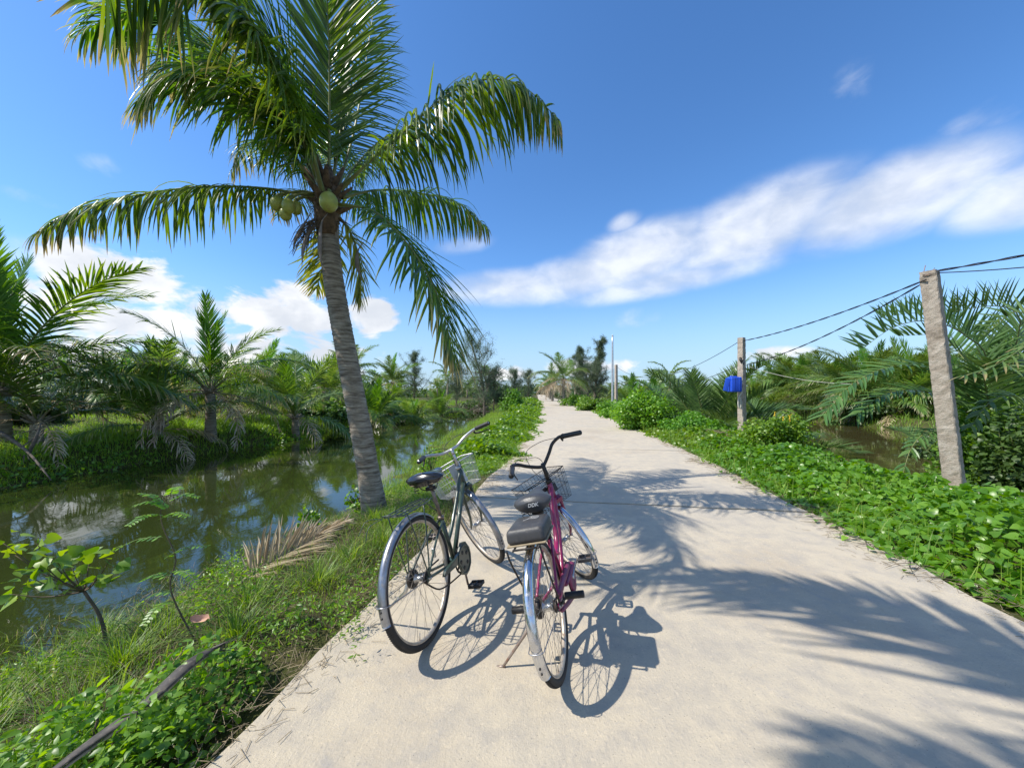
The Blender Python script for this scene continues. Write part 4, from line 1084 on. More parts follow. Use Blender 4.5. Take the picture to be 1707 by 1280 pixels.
# climbing mass round the big nipa palms
bush(gp(1650, 8.0), 8.0, 1.05, 1.0, 2.5, 12000, .085, 92, 'climbing vines hanging over the large nipa palm', cat='climber', mats=('bush', 'stem_green'), shape='heart', nm='climbing_vine', clumps=30)
bush(gp(1720, 6.9), 6.9, .8, .8, 2.2, 6500, .085, 93, 'green climbing vines at the right edge of the picture', cat='climber', mats=('bush_dark', 'stem_green'), shape='heart', nm='climbing_vine', clumps=26)
bush(gp(1565, 8.8), 8.8, .55, .6, .95, 2200, .085, 94, 'vine spray over the pond behind the nearest concrete pole', cat='climber', mats=('vine', 'stem_green'), shape='heart', nm='climbing_vine', clumps=14)
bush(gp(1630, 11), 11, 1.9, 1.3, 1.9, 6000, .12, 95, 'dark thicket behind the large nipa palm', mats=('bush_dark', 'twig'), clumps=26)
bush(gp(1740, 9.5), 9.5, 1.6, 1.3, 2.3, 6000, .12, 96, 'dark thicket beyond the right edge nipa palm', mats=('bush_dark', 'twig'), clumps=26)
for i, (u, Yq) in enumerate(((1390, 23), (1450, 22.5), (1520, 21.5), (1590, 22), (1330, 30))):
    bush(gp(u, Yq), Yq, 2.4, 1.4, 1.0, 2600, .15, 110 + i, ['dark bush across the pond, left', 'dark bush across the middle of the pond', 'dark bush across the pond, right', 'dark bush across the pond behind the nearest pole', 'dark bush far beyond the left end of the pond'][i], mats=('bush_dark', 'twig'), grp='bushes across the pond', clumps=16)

# yellow flower spikes of the shrub
rt = None
for i, (u, v, Yq) in enumerate(((1292, 692, 9.3), (1306, 700, 9.2), (1316, 697, 9.2), (1249, 727, 9.6), (1328, 704, 9.4))):
    q = at(u, v, Yq); mb = MB(); rg = np.random.default_rng(i)
    for j in range(14): mb.sphere((rg.normal(0, .012), rg.normal(0, .012), j * .012), .013, 6, mat=0)
    mb.tube([(0, 0, -.5), (0, 0, 0)], .004, 5, mat=1)
    o = mb.build('flower_spike', [M['flower_yellow'], M['stem_green']], label='yellow flower spike on the shrub right of the pole with the blue can', cat='flower', group='yellow flower spikes'); o.location = q - (0, 0, .08)

# ------------------------------------------------------------------ ground cover
def scatter(n, yr, fx, rng, pw=1.0):
    y = yr[0] + (yr[1] - yr[0]) * rng.random(n) ** pw
    lo, hi = fx(y); x = lo + (hi - lo) * rng.random(n)
    return x, y


rg = np.random.default_rng(900)
# grass of the left bank, near
mb = MB()
edge = lambda y: road_x(y) - HWID + .05 + np.clip(vnoise(y, y * 0, 2.3, 60) * .16 + vnoise(y, y * 0, 7, 61) * .05, -.2, .3)
x, y = scatter(52000, (.9, 7), lambda y: (w1(y) - .15, edge(y)), rg, 1.1)
p_ = vnoise(x, y, 2.2, 70); keep = (p_ + .5 * vnoise(x, y, 6, 72) + rg.normal(0, .3, len(x)) > -.1) & ((edge(y) - x) > .03 + .17 * rg.random(len(x)))
x, y, p_ = x[keep], y[keep], p_[keep]
B = np.stack([x, y, height(x, y) - .01], 1)
de = np.clip((edge(y) - x) / .5, 0, 1)
hh = (.04 + .10 * rg.random(len(x)) ** 1.8 + .07 * np.clip(p_, 0, 1)) * (.45 + .65 * de)
blades(mb, B, hh, rg.uniform(.003, .007, len(x)), rg, .5, 3, age=np.where(rg.random(len(x)) < .26, .75, rg.uniform(-.1, .4, len(x))))
# long lush tufts at the foot of the palm and along the edge
tc = [(-1.35, 4.1), (-1.25, 3.6), (-1.45, 3.3), (-1.05, 3.1), (-1.6, 4.3), (-1.1, 4.5), (-1.0, 4.9), (-.95, 5.5), (-.8, 6.2), (-1.5, 2.9), (-1.9, 2.7), (-1.7, 2.3), (-2.3, 2.2), (-2.1, 1.8), (-2.7, 1.9), (-2.5, 2.6), (-3.0, 2.4), (-1.7, 1.6), (-2.3, 1.4), (-2.9, 1.5), (-1.2, 4.0), (-1.3, 5.2), (-3.2, 2.9), (-2.0, 3.2)]
for cx, cy in tc:
    if vnoise(np.array(cx), np.array(cy), 3.0, 5) < -.5: continue
    n = int(rg.uniform(120, 340)); a = rg.uniform(0, 6.28, n); r_ = np.abs(rg.normal(0, rg.uniform(.06, .16), n))
    B = np.stack([cx + r_ * np.cos(a), cy + r_ * np.sin(a), 0 * a], 1); B[:, 2] = height(B[:, 0], B[:, 1])
    blades(mb, B, rg.uniform(.06, .24, n), rg.uniform(.003, .006, n), rg, .7, 4, age=rg.uniform(-.2, .35, n), az=a + rg.normal(0, .6, n))
mb.build('grass', M['grass'], kind='stuff', label='long green grass on the near bank left of the bicycles', cat='grass')

mb = MB()
x, y = scatter(34000, (7, 45), lambda y: (w1(y) - .1, edge(y)), rg, 1.5)
B = np.stack([x, y, height(x, y) - .01], 1); sc_ = .6 + y * .05
blades(mb, B, rg.uniform(.06, .2, len(x)) * sc_, .006 * sc_, rg, .5, 2, age=np.where(rg.random(len(x)) < .2, .6, 0))
mb.build('grass', M['grass_far'], kind='stuff', label='grass verge along the left side of the path beyond the bicycles', cat='grass')

mb = MB()
x, y = scatter(95000, (5, 44), lambda y: (w2(y) - 14 - y * .2, w2(y) + .2), rg, 1.3)
B = np.stack([x, y, height(x, y) - .01], 1); sc_ = .8 + y * .05
pz = np.clip(vnoise(x, y, .8, 66), -.5, .8)
blades(mb, B, rg.uniform(.05, .17, len(x)) * sc_ * (1 + pz * .6), .008 * sc_, rg, .6, 2, age=np.where(rg.random(len(x)) < .25, .6, 0) + .3 * (pz < -.2))
x, y = scatter(30000, (6, 44), lambda y: (w2(y) - 3.5, w2(y) + .05), rg, 1.3)
B = np.stack([x, y, height(x, y) - .01], 1); blades(mb, B, rg.uniform(.14, .34, len(x)) * (1 + .4 * vnoise(x, y, 1.5, 67)), .012 + .0006 * y, rg, .7, 3, age=rg.uniform(-.2, .4, len(x)))
mb.build('grass', M['grass_far'], kind='stuff', label='sunlit grass on the far bank of the canal under the palms', cat='grass')

# low weeds hanging over the waterline of the far bank, and on it
mb = MB()
x, y = scatter(5000, (5, 44), lambda y: (w2(y) - .6, w2(y) + .25), rg, 1.3)
keep = vnoise(x, y, 1.1, 77) + rg.normal(0, .3, len(x)) > .12; x, y = x[keep], y[keep]
C = np.stack([x, y, height(x, y) + rg.uniform(.0, .2, len(x))], 1); C[:, 2] = np.maximum(C[:, 2], WZ + .03)
leafbatch(mb, C, .05 + .003 * y, rg, 'oval', up=.4)
mb.build('undergrowth', M['bush'], kind='stuff', label='dark leafy undergrowth along the waterline of the far bank', cat='undergrowth')

# broad-leaved weeds on the near left bank
mb = MB()
wc = [(-1.52, 1.78, .3, 1000), (-1.42, 1.45, .2, 700), (-1.75, 1.5, .3, 900), (-1.35, 2.3, .22, 500), (-2.4, 3.1, .35, 800), (-2.0, 2.7, .3, 600), (-1.05, 2.55, .2, 420), (-.95, 3.0, .15, 260), (-1.4, 4.9, .3, 700), (-1.0, 5.4, .3, 800), (-.8, 6.6, .35, 900), (-2.9, 2.1, .4, 700), (-2.7, 3.6, .3, 500), (-1.2, 7.4, .5, 1200), (-2.1, 6.2, .5, 900), (-.98, 2.22, .1, 160), (-2.0, 1.3, .35, 500), (-.82, 2.0, .05, 24)]
for cx, cy, r_, n in wc:
    a = rg.uniform(0, 6.28, n); q = r_ * rg.random(n) ** .6
    X_, Y_ = cx + q * np.cos(a), cy + q * np.sin(a)
    hz = rg.random(n) * (.24 * (1 - (q / r_) ** 2) + .05)
    leafbatch(mb, np.stack([X_, Y_, height(X_, Y_) + .02 + hz], 1), rg.uniform(.022, .05, n) * (1 if cy < 2 else .8), rg, 'oval', up=.5 if cy < 2 else .3, aspect=.3 if cy < 2 else .17, fold=.15)
mb.build('weeds', [M['weed'], M['straw']], kind='stuff', label='bright broad-leaved weeds among the grass on the near bank', cat='weeds')
# seed stalks
for i in range(150):
    yy = rg.uniform(1.2, 6.5); xx = w1(yy) + (edge(yy) - w1(yy)) * rg.uniform(.02, .9); b = np.array([xx, yy, float(height(xx, yy))]); hh_ = rg.uniform(.18, .48); e = b + np.array([rg.normal(0, .07), rg.normal(0, .07), hh_])
    mb.tube([b, (b + e) / 2 + rg.normal(0, .01, 3), e], [.0016, .001], 4, n=5, mat=1)
    for j in range(9):
        q_ = e - (0, 0, .012 * j); mb.tube([q_, q_ + (rg.normal(0, .022), rg.normal(0, .022), .03)], [.0016, .0006], 3, caps=False, mat=1)
# small narrow weed leaves everywhere, and clumps of them
x, y = scatter(24000, (.95, 6.5), lambda y: (w1(y) + .0, edge(y) - .03), rg, 1.1); k3 = vnoise(x, y, 3.1, 171) + rg.normal(0, .25, len(x)) > .1; x, y = x[k3], y[k3]
leafbatch(mb, np.stack([x, y, height(x, y) + .01 + rg.random(len(x)) * .16 * np.clip((edge(y) - x) / .4, .2, 1)], 1), rg.uniform(.02, .055, len(x)), rg, 'oval', up=.45, aspect=.17, rnd=np.clip(rg.random(len(x)) * .7 + .3 * vnoise(x, y, 2, 8), 0, 1), age=np.where(rg.random(len(x)) < .12, .9, 0))
# bright clumps creeping from the left verge onto the path further on
mb = MB()
for cy0, cy1, n, hgt, back in ((6.5, 8.2, 1600, .14, .8), (8.3, 13.5, 7500, .38, 1.5), (13, 24, 7500, .42, 1.7), (24, 60, 7000, .6, 2.2)):
    x, y = scatter(n, (cy0, cy1), lambda y: (edge(y) - back, edge(y) + .3 + .25 * np.sin(y * 1.1)), rg)
    d_ = np.clip((edge(y) + .4 - x) / 1.3, 0.05, 1) * (.55 + .45 * np.sin(y * 1.7 + x * 2))
    leafbatch(mb, np.stack([x, y, height(x, y) + .02 + np.abs(d_) * hgt * rg.random(n) ** .6], 1), (.05 + .0035 * y) * rg.uniform(.7, 1.3, n), rg, 'heart', up=.55)
mb.build('creeping_vines', M['vine'], kind='stuff', label='bright green creepers spilling from the left verge onto the path', cat='creepers')

# the creeper bed on the right
vedge = lambda y: road_x(y) + HWID - .02 + np.clip(vnoise(y, y * 0, 2.1, 80) * .2 + vnoise(y, y * 0, 6, 81) * .1, -.32, .34)


def vh(x, y):
    d_ = x - vedge(y)
    return (.34 * sst(d_, -.05, 1.1) * (.72 + .5 * vnoise(x, y, 2.9, 83) + .25 * vnoise(x, y, 7, 84)) * (1 - .75 * sst(x, w3(y) - 1.6, w3(y) - .2)) + .04)


mb = MB()
x, y = scatter(21000, (1.6, 9.5), lambda y: (vedge(y), np.minimum(vedge(y) + 3.9, w3(y) + .3)), rg, 1.05)
keep = (x < 8.6); x, y = x[keep], y[keep]; n = len(x)
z = height(x, y) + vh(x, y) * (1 - .55 * rg.random(n) ** 2.2)
near = np.clip(1 - (x - vedge(y)) / 2.2, 0, 1)
leafbatch(mb, np.stack([x, y, z], 1), rg.uniform(.045, .088, n), rg, 'heart', up=.52, fold=.22, rnd=np.clip(rg.random(n) * .75 + .22 * vnoise(x, y, 1.6, 84), 0, 1), age=np.where(rg.random(n) < .012, .9, -.1))
for i in range(90):                                   # runners on the concrete
    yy = rg.uniform(1.7, 8); a = rg.uniform(2.6, 4.6); L_ = rg.uniform(.12, .4); b = np.array([vedge(yy) + .1, yy, .015])
    e = b + np.array([cos(a), sin(a), 0]) * L_
    mb.tube([b, (b + e) / 2 + rg.normal(0, .02, 3) * (1, 1, .2), e + (0, 0, -.002)], [.003, .0025, .0015], 4, mat=1, n=7)
    if i % 3 == 0: leafbatch(mb, np.array([e + (0, 0, .02), (b + e) / 2 + (0, 0, .03)]), .06, rg, 'heart', up=.75)
mb.build('creeping_vines', [M['vine'], M['twig']], kind='stuff', label='bed of heart-shaped green creeper leaves along the right edge of the path', cat='creepers')
mb = MB()
x, y = scatter(15000, (9.3, 60), lambda y: (vedge(y) - .1, vedge(y) + 3.0 + .02 * y), rg, 1.5)
n = len(x); z = height(x, y) + (vh(x, y) * 1.1 + .1 * np.clip(vnoise(x, y, .9, 85), 0, 1)) * rg.random(n) ** .5
leafbatch(mb, np.stack([x, y, z], 1), (.055 + .0035 * y) * rg.uniform(.7, 1.2, n), rg, 'heart', up=.55)
mb.build('creeping_vines', M['vine'], kind='stuff', label='green creepers on the right verge beyond the pole with the blue can', cat='creepers')
mb = MB()
x, y = scatter(12000, (1.8, 26), lambda y: (vedge(y) + .1, w3(y) - .4), rg, 1.3)
B = np.stack([x, y, height(x, y) + .0], 1); n = len(x)
blades(mb, B, rg.uniform(.12, .34, n) * (1 + .02 * y) * (1 - .6 * sst(x, w3(y) - 1.8, w3(y))), .006 + .0005 * y, rg, .45, 3, age=np.where(rg.random(n) < .15, .6, 0))
mb.build('grass', M['grass_far'], kind='stuff', label='grass among the creepers between the path and the pond', cat='grass')
mb = MB()
x, y = scatter(16000, (8, 60), lambda y: (w4(y) - .2, w4(y) + 8), rg, 1.0)
B = np.stack([x, y, height(x, y)], 1); n = len(x); blades(mb, B, rg.uniform(.2, .6, n), .03, rg, .5, 2, age=np.where(rg.random(n) < .3, .6, 0))
mb.build('grass', M['grass_far'], kind='stuff', label='grass across the pond on the right', cat='grass')

# dry litter: stalks and dead leaves along both edges of the path
mb = MB(); 
for side in (-1, 1):
    n = 1500; y = rg.uniform(1.2, 12, n) ** 1.0; x = (edge(y) if side < 0 else vedge(y)) + rg.normal(0, .11, n) - side * .03
    for i in range(n):
        a = rg.uniform(0, 6.28); L_ = rg.uniform(.02, .11); z_ = max(0.004, float(height(x[i], y[i])) + .01)
        mb.tube([(x[i], y[i], z_), (x[i] + cos(a) * L_, y[i] + sin(a) * L_, z_ + rg.uniform(0, .02))], .0014, 3, caps=False)
n = 8000; y = .95 + 5.5 * rg.random(n); x = w1(y) + (edge(y) - w1(y)) * rg.random(n); zz = height(x, y)
for i in range(n):
    a = rg.uniform(0, 6.28); L_ = rg.uniform(.04, .16); mb.tube([(x[i], y[i], zz[i] + .01), (x[i] + cos(a) * L_, y[i] + sin(a) * L_, zz[i] + rg.uniform(.02, .12))], .0014, 3, caps=False, mat=i % 2)
mb.build('plant_litter', [M['straw'], M['twig']], kind='stuff', label='dry stalks and roots littering the edges of the path', cat='litter')
# pale marsh weeds and small white flowers by the near pole
rg = np.random.default_rng(31)
for i in range(16):
    u, v = [(1640, 835), (1572, 812), (1600, 812), (1622, 813), (1650, 815), (1668, 822), (1690, 830), (1612, 828), (1680, 826), (1618, 820), (1640, 820), (1679, 818), (1700, 840), (1585, 815), (1660, 828), (1695, 820)][i]
    Yq = rg.uniform(4.9, 5.6); q = at(u, v, Yq); mb = MB()
    for j in range(6):
        a = j * pi / 3; mb.sphere((cos(a) * .014, sin(a) * .014, .002), .012, 6, 0, (1, 1, .3))
    mb.sphere((0, 0, .004), .008, 6, 2); mb.tube([(0, 0, -.35), (.01, 0, -.15), (0, 0, 0)], .002, 4, mat=1)
    o = mb.build('wild_flower', [M['flower_white'], M['stem_green'], M['flower_yellow']], label='small white wild flower at the foot of the nearest concrete pole', cat='flower', group='white wild flowers'); o.location = q

# ------------------------------------------------------------------ single plants and debris of the near left bank
def compound(mb, P, n, ll, rng, asp=.22, mat=0):
    C = spline(P, 12); mb.tube(C, np.linspace(.002, .0008, 12), 4, mat=1)
    T = nrm(np.gradient(C, axis=0)); s = np.linspace(.12, 1, n); V = []; 
    for q in s:
        i = int(q * 11); b = C[i]; S = nrm(np.cross(T[i], (0, 0, 1)))
        for sg in (-1, 1):
            D = nrm(S * sg + T[i] * .35 + np.array([0, 0, rng.normal(0, .12)])); W = nrm(T[i] - np.dot(T[i], D) * D); L_ = ll * (1 - .4 * q ** 3)
            pts = [b + D * L_ * a + W * b_ * L_ * asp + np.array([0, 0, -.15 * L_ * a * a]) for a, b_ in ((0, 0), (.25, 1), (.75, .9), (1, 0), (.75, -.9), (.25, -1))]
            V.append(pts)
    V = np.array(V); m = len(V); Cc = np.zeros((m * 6, 4)); Cc[:, 0] = np.repeat(rng.random(m), 6); Cc[:, 3] = 1
    mb.add(V.reshape(-1, 3), [np.arange(m * 6).reshape(m, 6)], mat, Cc, smooth=False)


# tall legume with rows of small leaflets
rg = np.random.default_rng(41); b0 = np.array([-1.95, 2.32, float(height(-1.95, 2.32))])
root = empty('legume_plant', b0, label='tall thin wild plant with rows of small leaflets rising in front of the canal', cat='plant')
st_ = [at(u, v, Yq) - b0 for u, v, Yq in ((330, 1010, 2.32), (285, 985, 2.3), (293, 930, 2.3), (272, 880, 2.3), (268, 850, 2.3), (282, 822, 2.3))]
st_[0] = np.array([0, 0, -.02]); mb = MB(); mb.tube(st_, [.006, .005, .004, .003, .002], 6, n=24); mb.build('stem', M['twig'], root)
mb = MB()
for (u0, v0, u1, v1) in ((282, 835, 330, 828), (275, 845, 225, 842), (270, 858, 215, 875), (268, 865, 312, 860), (272, 895, 185, 920), (275, 930, 345, 910), (282, 960, 228, 972), (290, 985, 225, 1010), (283, 825, 300, 815), (292, 950, 330, 975), (280, 850, 235, 822), (286, 1000, 240, 1040)):
    a_, c_ = at(u0, v0, 2.3) - b0, at(u1, v1, 2.2 + rg.uniform(-.1, .15)) - b0
    compound(mb, [a_, (a_ + c_) / 2 + (0, 0, .03), c_], 11, .038, rg)
mb.build('leaf_spray', [M['weed'], M['stem_green']], root)

# sapling with big pale leaves at the left edge
b0 = at(180, 1062, 2.62); b0[2] = float(height(b0[0], b0[1])); root = empty('sapling', b0, label='sapling with big yellow-green leaves at the left edge above the water', cat='plant')
mb = MB(); tips = []
fork = at(140, 985, 2.6) - b0
mb.tube([(0, 0, -.03), (at(168, 1030, 2.61) - b0), fork], [.012, .011, .009], 7, n=10)
for (u, v, Yq) in ((25, 925, 2.5), (60, 905, 2.45), (120, 945, 2.6), (185, 930, 2.65), (95, 935, 2.4), (45, 960, 2.4), (150, 925, 2.7), (15, 990, 2.45), (95, 980, 2.5), (5, 905, 2.4), (165, 955, 2.6), (70, 940, 2.3)):
    e = at(u, v, Yq) - b0; mb.tube([fork, (fork + e) / 2 + (0, 0, -.03), e], [.006, .004, .002], 5, n=8); tips.append(e)
mb.build('stem', M['twig'], root)
mb = MB(); tips = np.array(tips); C = np.repeat(tips, 8, 0) + rg.normal(0, .045, (len(tips) * 8, 3))
leafbatch(mb, C, rg.uniform(.03, .09, len(C)), rg, 'heart', up=.4, fold=.2); mb.build('foliage', M['bigleaf'], root)
# small leafy plants at the waterline
for i, (u, v, Yq, lb) in enumerate(((720, 790, 7.2, 'small leafy plant in the water behind the green bicycle'), (515, 850, 4.6, 'thin reddish weed at the waterline left of the leaning trunk'), (600, 842, 5.2, 'small plant with white buds at the waterline by the leaning trunk'))):
    x_ = gp(u, Yq); q = .5 if i == 0 else .3
    bush(x_, Yq, .28, .25, q * 1.2, 170, .055, 140 + i, lb, cat='plant', mats=('weed', 'twig'), nm='water_weed', z=max(WZ, float(height(x_, Yq))), clumps=9)

# dead pale frond lying on the bank
pth = [at(395, 1010, 2.95), at(430, 960, 3.15), at(455, 925, 3.3), at(490, 895, 3.5), at(525, 870, 3.7)]
pth = np.array(pth)
for q in pth: q[2] = float(height(q[0], q[1])) + .12
pth[0][2] -= .04
mb = MB(); o0 = pth[0].copy()
frond(mb, pth - o0, N=(.35, -.45, .85), nl=46, Lmax=.44, wid=.017, droop=.05, a0=58, a1=22, seg=4, rng=np.random.default_rng(9), r0=.012, age=.2, lift=.3, messy=.2, pet=.12)
o = mb.build('dead_frond', [M['frond_dry'], M['rachis_dry']], label='dead bleached palm frond lying on the near bank above the water', cat='palm frond'); o.location = o0
pth = np.array([at(470, 905, 3.5), at(500, 892, 3.7), at(535, 880, 3.9), at(575, 872, 4.1)])
for q in pth: q[2] = float(height(q[0], q[1])) + .12
mb = MB(); o0 = pth[0].copy()
frond(mb, pth - o0, N=(0, -.3, .9), nl=26, Lmax=.3, wid=.022, droop=.12, a0=30, a1=15, seg=3, rng=np.random.default_rng(19), r0=.01, age=.2, lift=.1, messy=.25)
o = mb.build('dead_frond', [M['frond_dry'], M['rachis_dry']], label='smaller dead frond at the waterline just left of the leaning trunk', cat='palm frond'); o.location = o0
# long fallen stalk
pth = [at(55, 1290, 1.25), at(150, 1222, 1.38), at(240, 1150, 1.52), at(300, 1105, 1.66), at(352, 1068, 1.8)]
mb = MB(); o0 = pth[0]
pp = spline([q - o0 for q in pth], 30); pp[:, 2] += .012 * np.sin(np.linspace(0, 9, 30)) - .045; mb.tube(pp, [.012, .018, .024, .026, .03, .034, .018], 9, flat=.35)
mb.tube(pp + (.012, -.012, -.012), [.006, .010, .014, .012, .015, .012, .006], 7, mat=1, flat=.4)
for q in range(7): mb.tube([pp[-1], pp[-1] + rg.normal(0, .02, 3) + (.05, .06, 0)], [.006, .001], 4)
o = mb.build('fallen_stalk', [mat_plain('grey_petiole', (.06, .052, .045), .6, var=.45, scale=18, dirt=(.25, .21, .17), dirt_amt=.6), M['straw']], label='long dark fallen palm stalk lying across the grass in the lower left corner', cat='palm stalk'); o.location = o0
# curled pink dead leaf
mb = MB(); q = at(333, 1034, 2.12)
g = np.array([[[a * .045, b * .022 + .004 * a, .02 * b * b + .012 * a * a] for b in np.linspace(-1, 1, 5)] for a in np.linspace(-1, 1, 7)]); g[0, :, 1] *= .2; g[-1, :, 1] *= .2
mb.grid(g); o = mb.build('dead_leaf', M['pink_dry'], label='curled pinkish dead leaf among the weeds near the fallen stalk', cat='leaf'); o.location = (q[0], q[1], max(q[2], float(height(q[0], q[1])) + .03)); o.rotation_euler = (.5, .2, .3)
# stubs under the fallen stalk
for i, (u, v) in enumerate(((150, 1240), (185, 1215))):
    b = at(u, v, 1.5); b[2] = float(height(b[0], b[1])); mb = MB(); mb.tube([(0, 0, -.05), (.01, 0, .1), (.02, .01, .2 - .04 * i)], [.008, .007, .005], 6, n=7)
    o = mb.build('dead_stub', M['twig'], label=['dark dead stub under the lower end of the fallen stalk', 'thinner dead stub beside the fallen stalk'][i], cat='stub'); o.location = b
# dead branches leaning into the canal on the far left
for i, (p0, p1, p2) in enumerate((((0, 720, 8.6), (45, 752, 8.2), (85, 800, 7.9)), ((48, 755, 8.3), (60, 730, 8.3), (68, 705, 8.4)), ((215, 745, 10.6), (190, 755, 10.3), (160, 768, 10.0)))):
    P = [at(*p0), at(*p1), at(*p2)]; mb = MB(); mb.tube([q - P[2] for q in P], [.04, .03, .012], 6, n=10)
    for j in range(6):
        k2 = .3 + .1 * j; b = (P[0] * (1 - k2) + P[2] * k2) - P[2]; mb.tube([b, b + rg.normal(0, .2, 3)], [.012, .003], 4)
    o = mb.build('dead_branch', M['bark_grey'], label=['dead branch sloping into the canal at the left edge', 'short dead branch forking up from the sloping one at the left edge', 'dead brown branch below the short palm at the water edge'][i], cat='branch'); o.location = P[2]
# horizon belt, one mass
mb = MB(); rg = np.random.default_rng(55); n = 26000
a = rg.uniform(-1, 1, n); Yq = rg.uniform(95, 210, n); x = Yq * a * 1.5 + road_x(Yq)
a2 = np.linspace(-1, 1, 2500); x = np.r_[x, road_x(262) + a2 * 22]; Yq = np.r_[Yq, rg.uniform(257, 275, 2500)]
keep = (np.abs(x - road_x(Yq)) > 4) | (Yq > 255); x, Yq = x[keep], Yq[keep]; n = len(x)
hz = (2.2 + 1.6 * vnoise(x, Yq, .12, 91) + .9 * vnoise(x, Yq, .5, 92)) * Yq / 130
leafbatch(mb, np.stack([x, Yq, np.abs(hz) * rg.random(n) ** .7], 1), rg.uniform(.6, 1.5, n), rg, 'oval', up=.3)
mb.build('distant_woods', M['bush_dark'], kind='stuff', label='low dark belt of woods along the whole horizon', cat='woods')
GDROP, MDROP = .0102, .0088
# ------------------------------------------------------------------ bicycles
def rotm(ax, a): return np.array(Matrix.Rotation(a, 3, Vector(ax)))


class Bike:
    def __init__(s, x, y, th, ph, de, WB, R_, label, drop=0.0):
        s.R = R_; s.WB = WB
        HA = R(68); s.a = np.array([-cos(HA), 0, sin(HA)]); perp = np.array([sin(HA), 0, cos(HA)])
        s.fh = np.array([WB, 0, R_]); s.P0 = s.fh - .05 * perp
        s.S = rotm(s.a, de)
        s.root = empty('bicycle', (x, y, 0), label=label, cat='bicycle')
        Mx = Matrix.Rotation(pi / 2 - th, 4, 'Z') @ Matrix.Rotation(drop, 4, 'Y') @ Matrix.Rotation(-ph, 4, 'X')
        s.M = np.array(Mx.to_3x3()); s.o = np.array([x, y, 0.0])
        s.root.matrix_world = Matrix.Translation((x, y, 0)) @ Mx

    def st(s, V): return s.P0 + (np.asarray(V, float) - s.P0) @ s.S.T
    def loc(s, w): return s.M.T @ (np.asarray(w, float) - s.o)      # world point into bicycle space
    def hp(s, k): return s.P0 + s.a * k


def wheel(b, front, hubmat, drum=False, spok=36):
    c = b.fh if front else np.array([0, 0, b.R]); tf = b.st if front else None; Rr = b.R
    mb = MB(tf)
    mb.lathe(c, [(0.001, -.035), (.014, -.035), (.014, -.03), (.026, -.029), (.026, -.026), (.016, -.022), (.016, .022), (.026, .026), (.026, .029), (.014, .03), (.014, .035), (.001, .035)], n=20)
    mb.tube([c + (0, -.075, 0), c + (0, .075, 0)], .0055, 8)
    for sg in (-1, 1): mb.lathe(c, [(.001, sg * .058), (.012, sg * .058), (.012, sg * .068), (.001, sg * .068)], n=6)
    if drum:
        mb.lathe(c, [(.001, .036), (.048, .036), (.052, .042), (.052, .056), (.04, .06), (.001, .06)], n=28, mat=1)
        mb.lathe(c, [(.001, -.036), (.03, -.036), (.032, -.04), (.03, -.046), (.001, -.046)], n=20, mat=1)
    for i in range(spok):
        sg = 1 if i % 2 else -1; a = 2 * pi * i / spok; off = .42 * (1 if (i // 2) % 2 else -1)
        p = c + np.array([.024 * cos(a + off * 2.6), sg * .027, .024 * sin(a + off * 2.6)]); q = c + np.array([(Rr - .047) * cos(a), sg * .004, (Rr - .047) * sin(a)])
        mb.tube([p, q], .00115, 4, mat=2, caps=False)
    w_ = mb.build('wheel', [M[hubmat], M['black_metal'], M['spoke']], b.root)
    mb = MB(tf); m_ = 14; r0 = .0205
    mb.lathe(c, [(Rr - r0 + r0 * cos(t_) * (1.0 if abs(cos(t_)) < .9 or cos(t_) < 0 else .96), r0 * 1.0 * sin(t_)) for t_ in np.linspace(0, 2 * pi, m_, endpoint=False)], n=96)
    for i in range(150):                               # tread blocks
        a = 2 * pi * i / 150; da = .011
        for sg in (-1, 1):
            pr = [(Rr - .0005, sg * .002), (Rr - .004, sg * .012), (Rr - .0015, sg * .0125), (Rr + .0012, sg * .002)]
            mb.lathe(c, pr, a + sg * .006, a + da + sg * .006, n=2)
    mb.build('tyre', M['rubber'], w_)
    mb = MB(tf)
    mb.lathe(c, [(Rr - .034, -.0135), (Rr - .032, -.012), (Rr - .036, -.009), (Rr - .037, 0), (Rr - .036, .009), (Rr - .032, .012), (Rr - .034, .0135), (Rr - .042, .012), (Rr - .049, .006), (Rr - .050, 0), (Rr - .049, -.006), (Rr - .042, -.013)], n=96)
    va = 4.4; mb.tube([c + np.array([(Rr - .05) * cos(va), 0, (Rr - .05) * sin(va)]), c + np.array([(Rr - .085) * cos(va), 0, (Rr - .085) * sin(va)])], .003, 6)
    mb.build('rim', M['rim'], w_)
    return w_


def mudguard(b, front, a0, a1, mat, w=.058, gap=.016, stay=None, bolts=True):
    c = b.fh if front else np.array([0, 0, b.R]); tf = b.st if front else None; Rm = b.R + gap
    ys = np.linspace(-1, 1, 9); th_ = .0016
    prof = [(Rm - .014 * y * y - (.004 if abs(y) == 1 else 0), y * w / 2) for y in ys] + [(Rm - th_ - .014 * y * y - (.004 if abs(y) == 1 else 0), y * (w / 2 - .0012)) for y in ys[::-1]]
    mb = MB(tf); mb.lathe(c, prof, a0, a1, n=64)
    if bolts:
        for a in ((a1 - .14, a1 - .22) if True else ()):
            q = c + np.array([(Rm + .001) * cos(a), 0, (Rm + .001) * sin(a)]); mb.sphere(q, .0055, 8, 1)
    o = mb.build('mudguard', [M[mat], M['black_metal']], b.root)
    if stay is not None:
        mb = MB(tf); q = np.array([(Rm + .003) * cos(stay), 0, (Rm + .003) * sin(stay)])
        side = lambda s_: [c + (0, s_ * .06, 0), c + q * .6 + (0, s_ * .047, 0), c + q * .965 + (0, s_ * .034, 0), c + q + (0, s_ * .02, 0), c + q * 1.001]
        mb.tube(side(-1)[:-1] + [c + q * 1.001] + side(1)[:-1][::-1], .0022, 6)
        mb.build('mudguard_stay', M['grey_metal'], o)
    return o


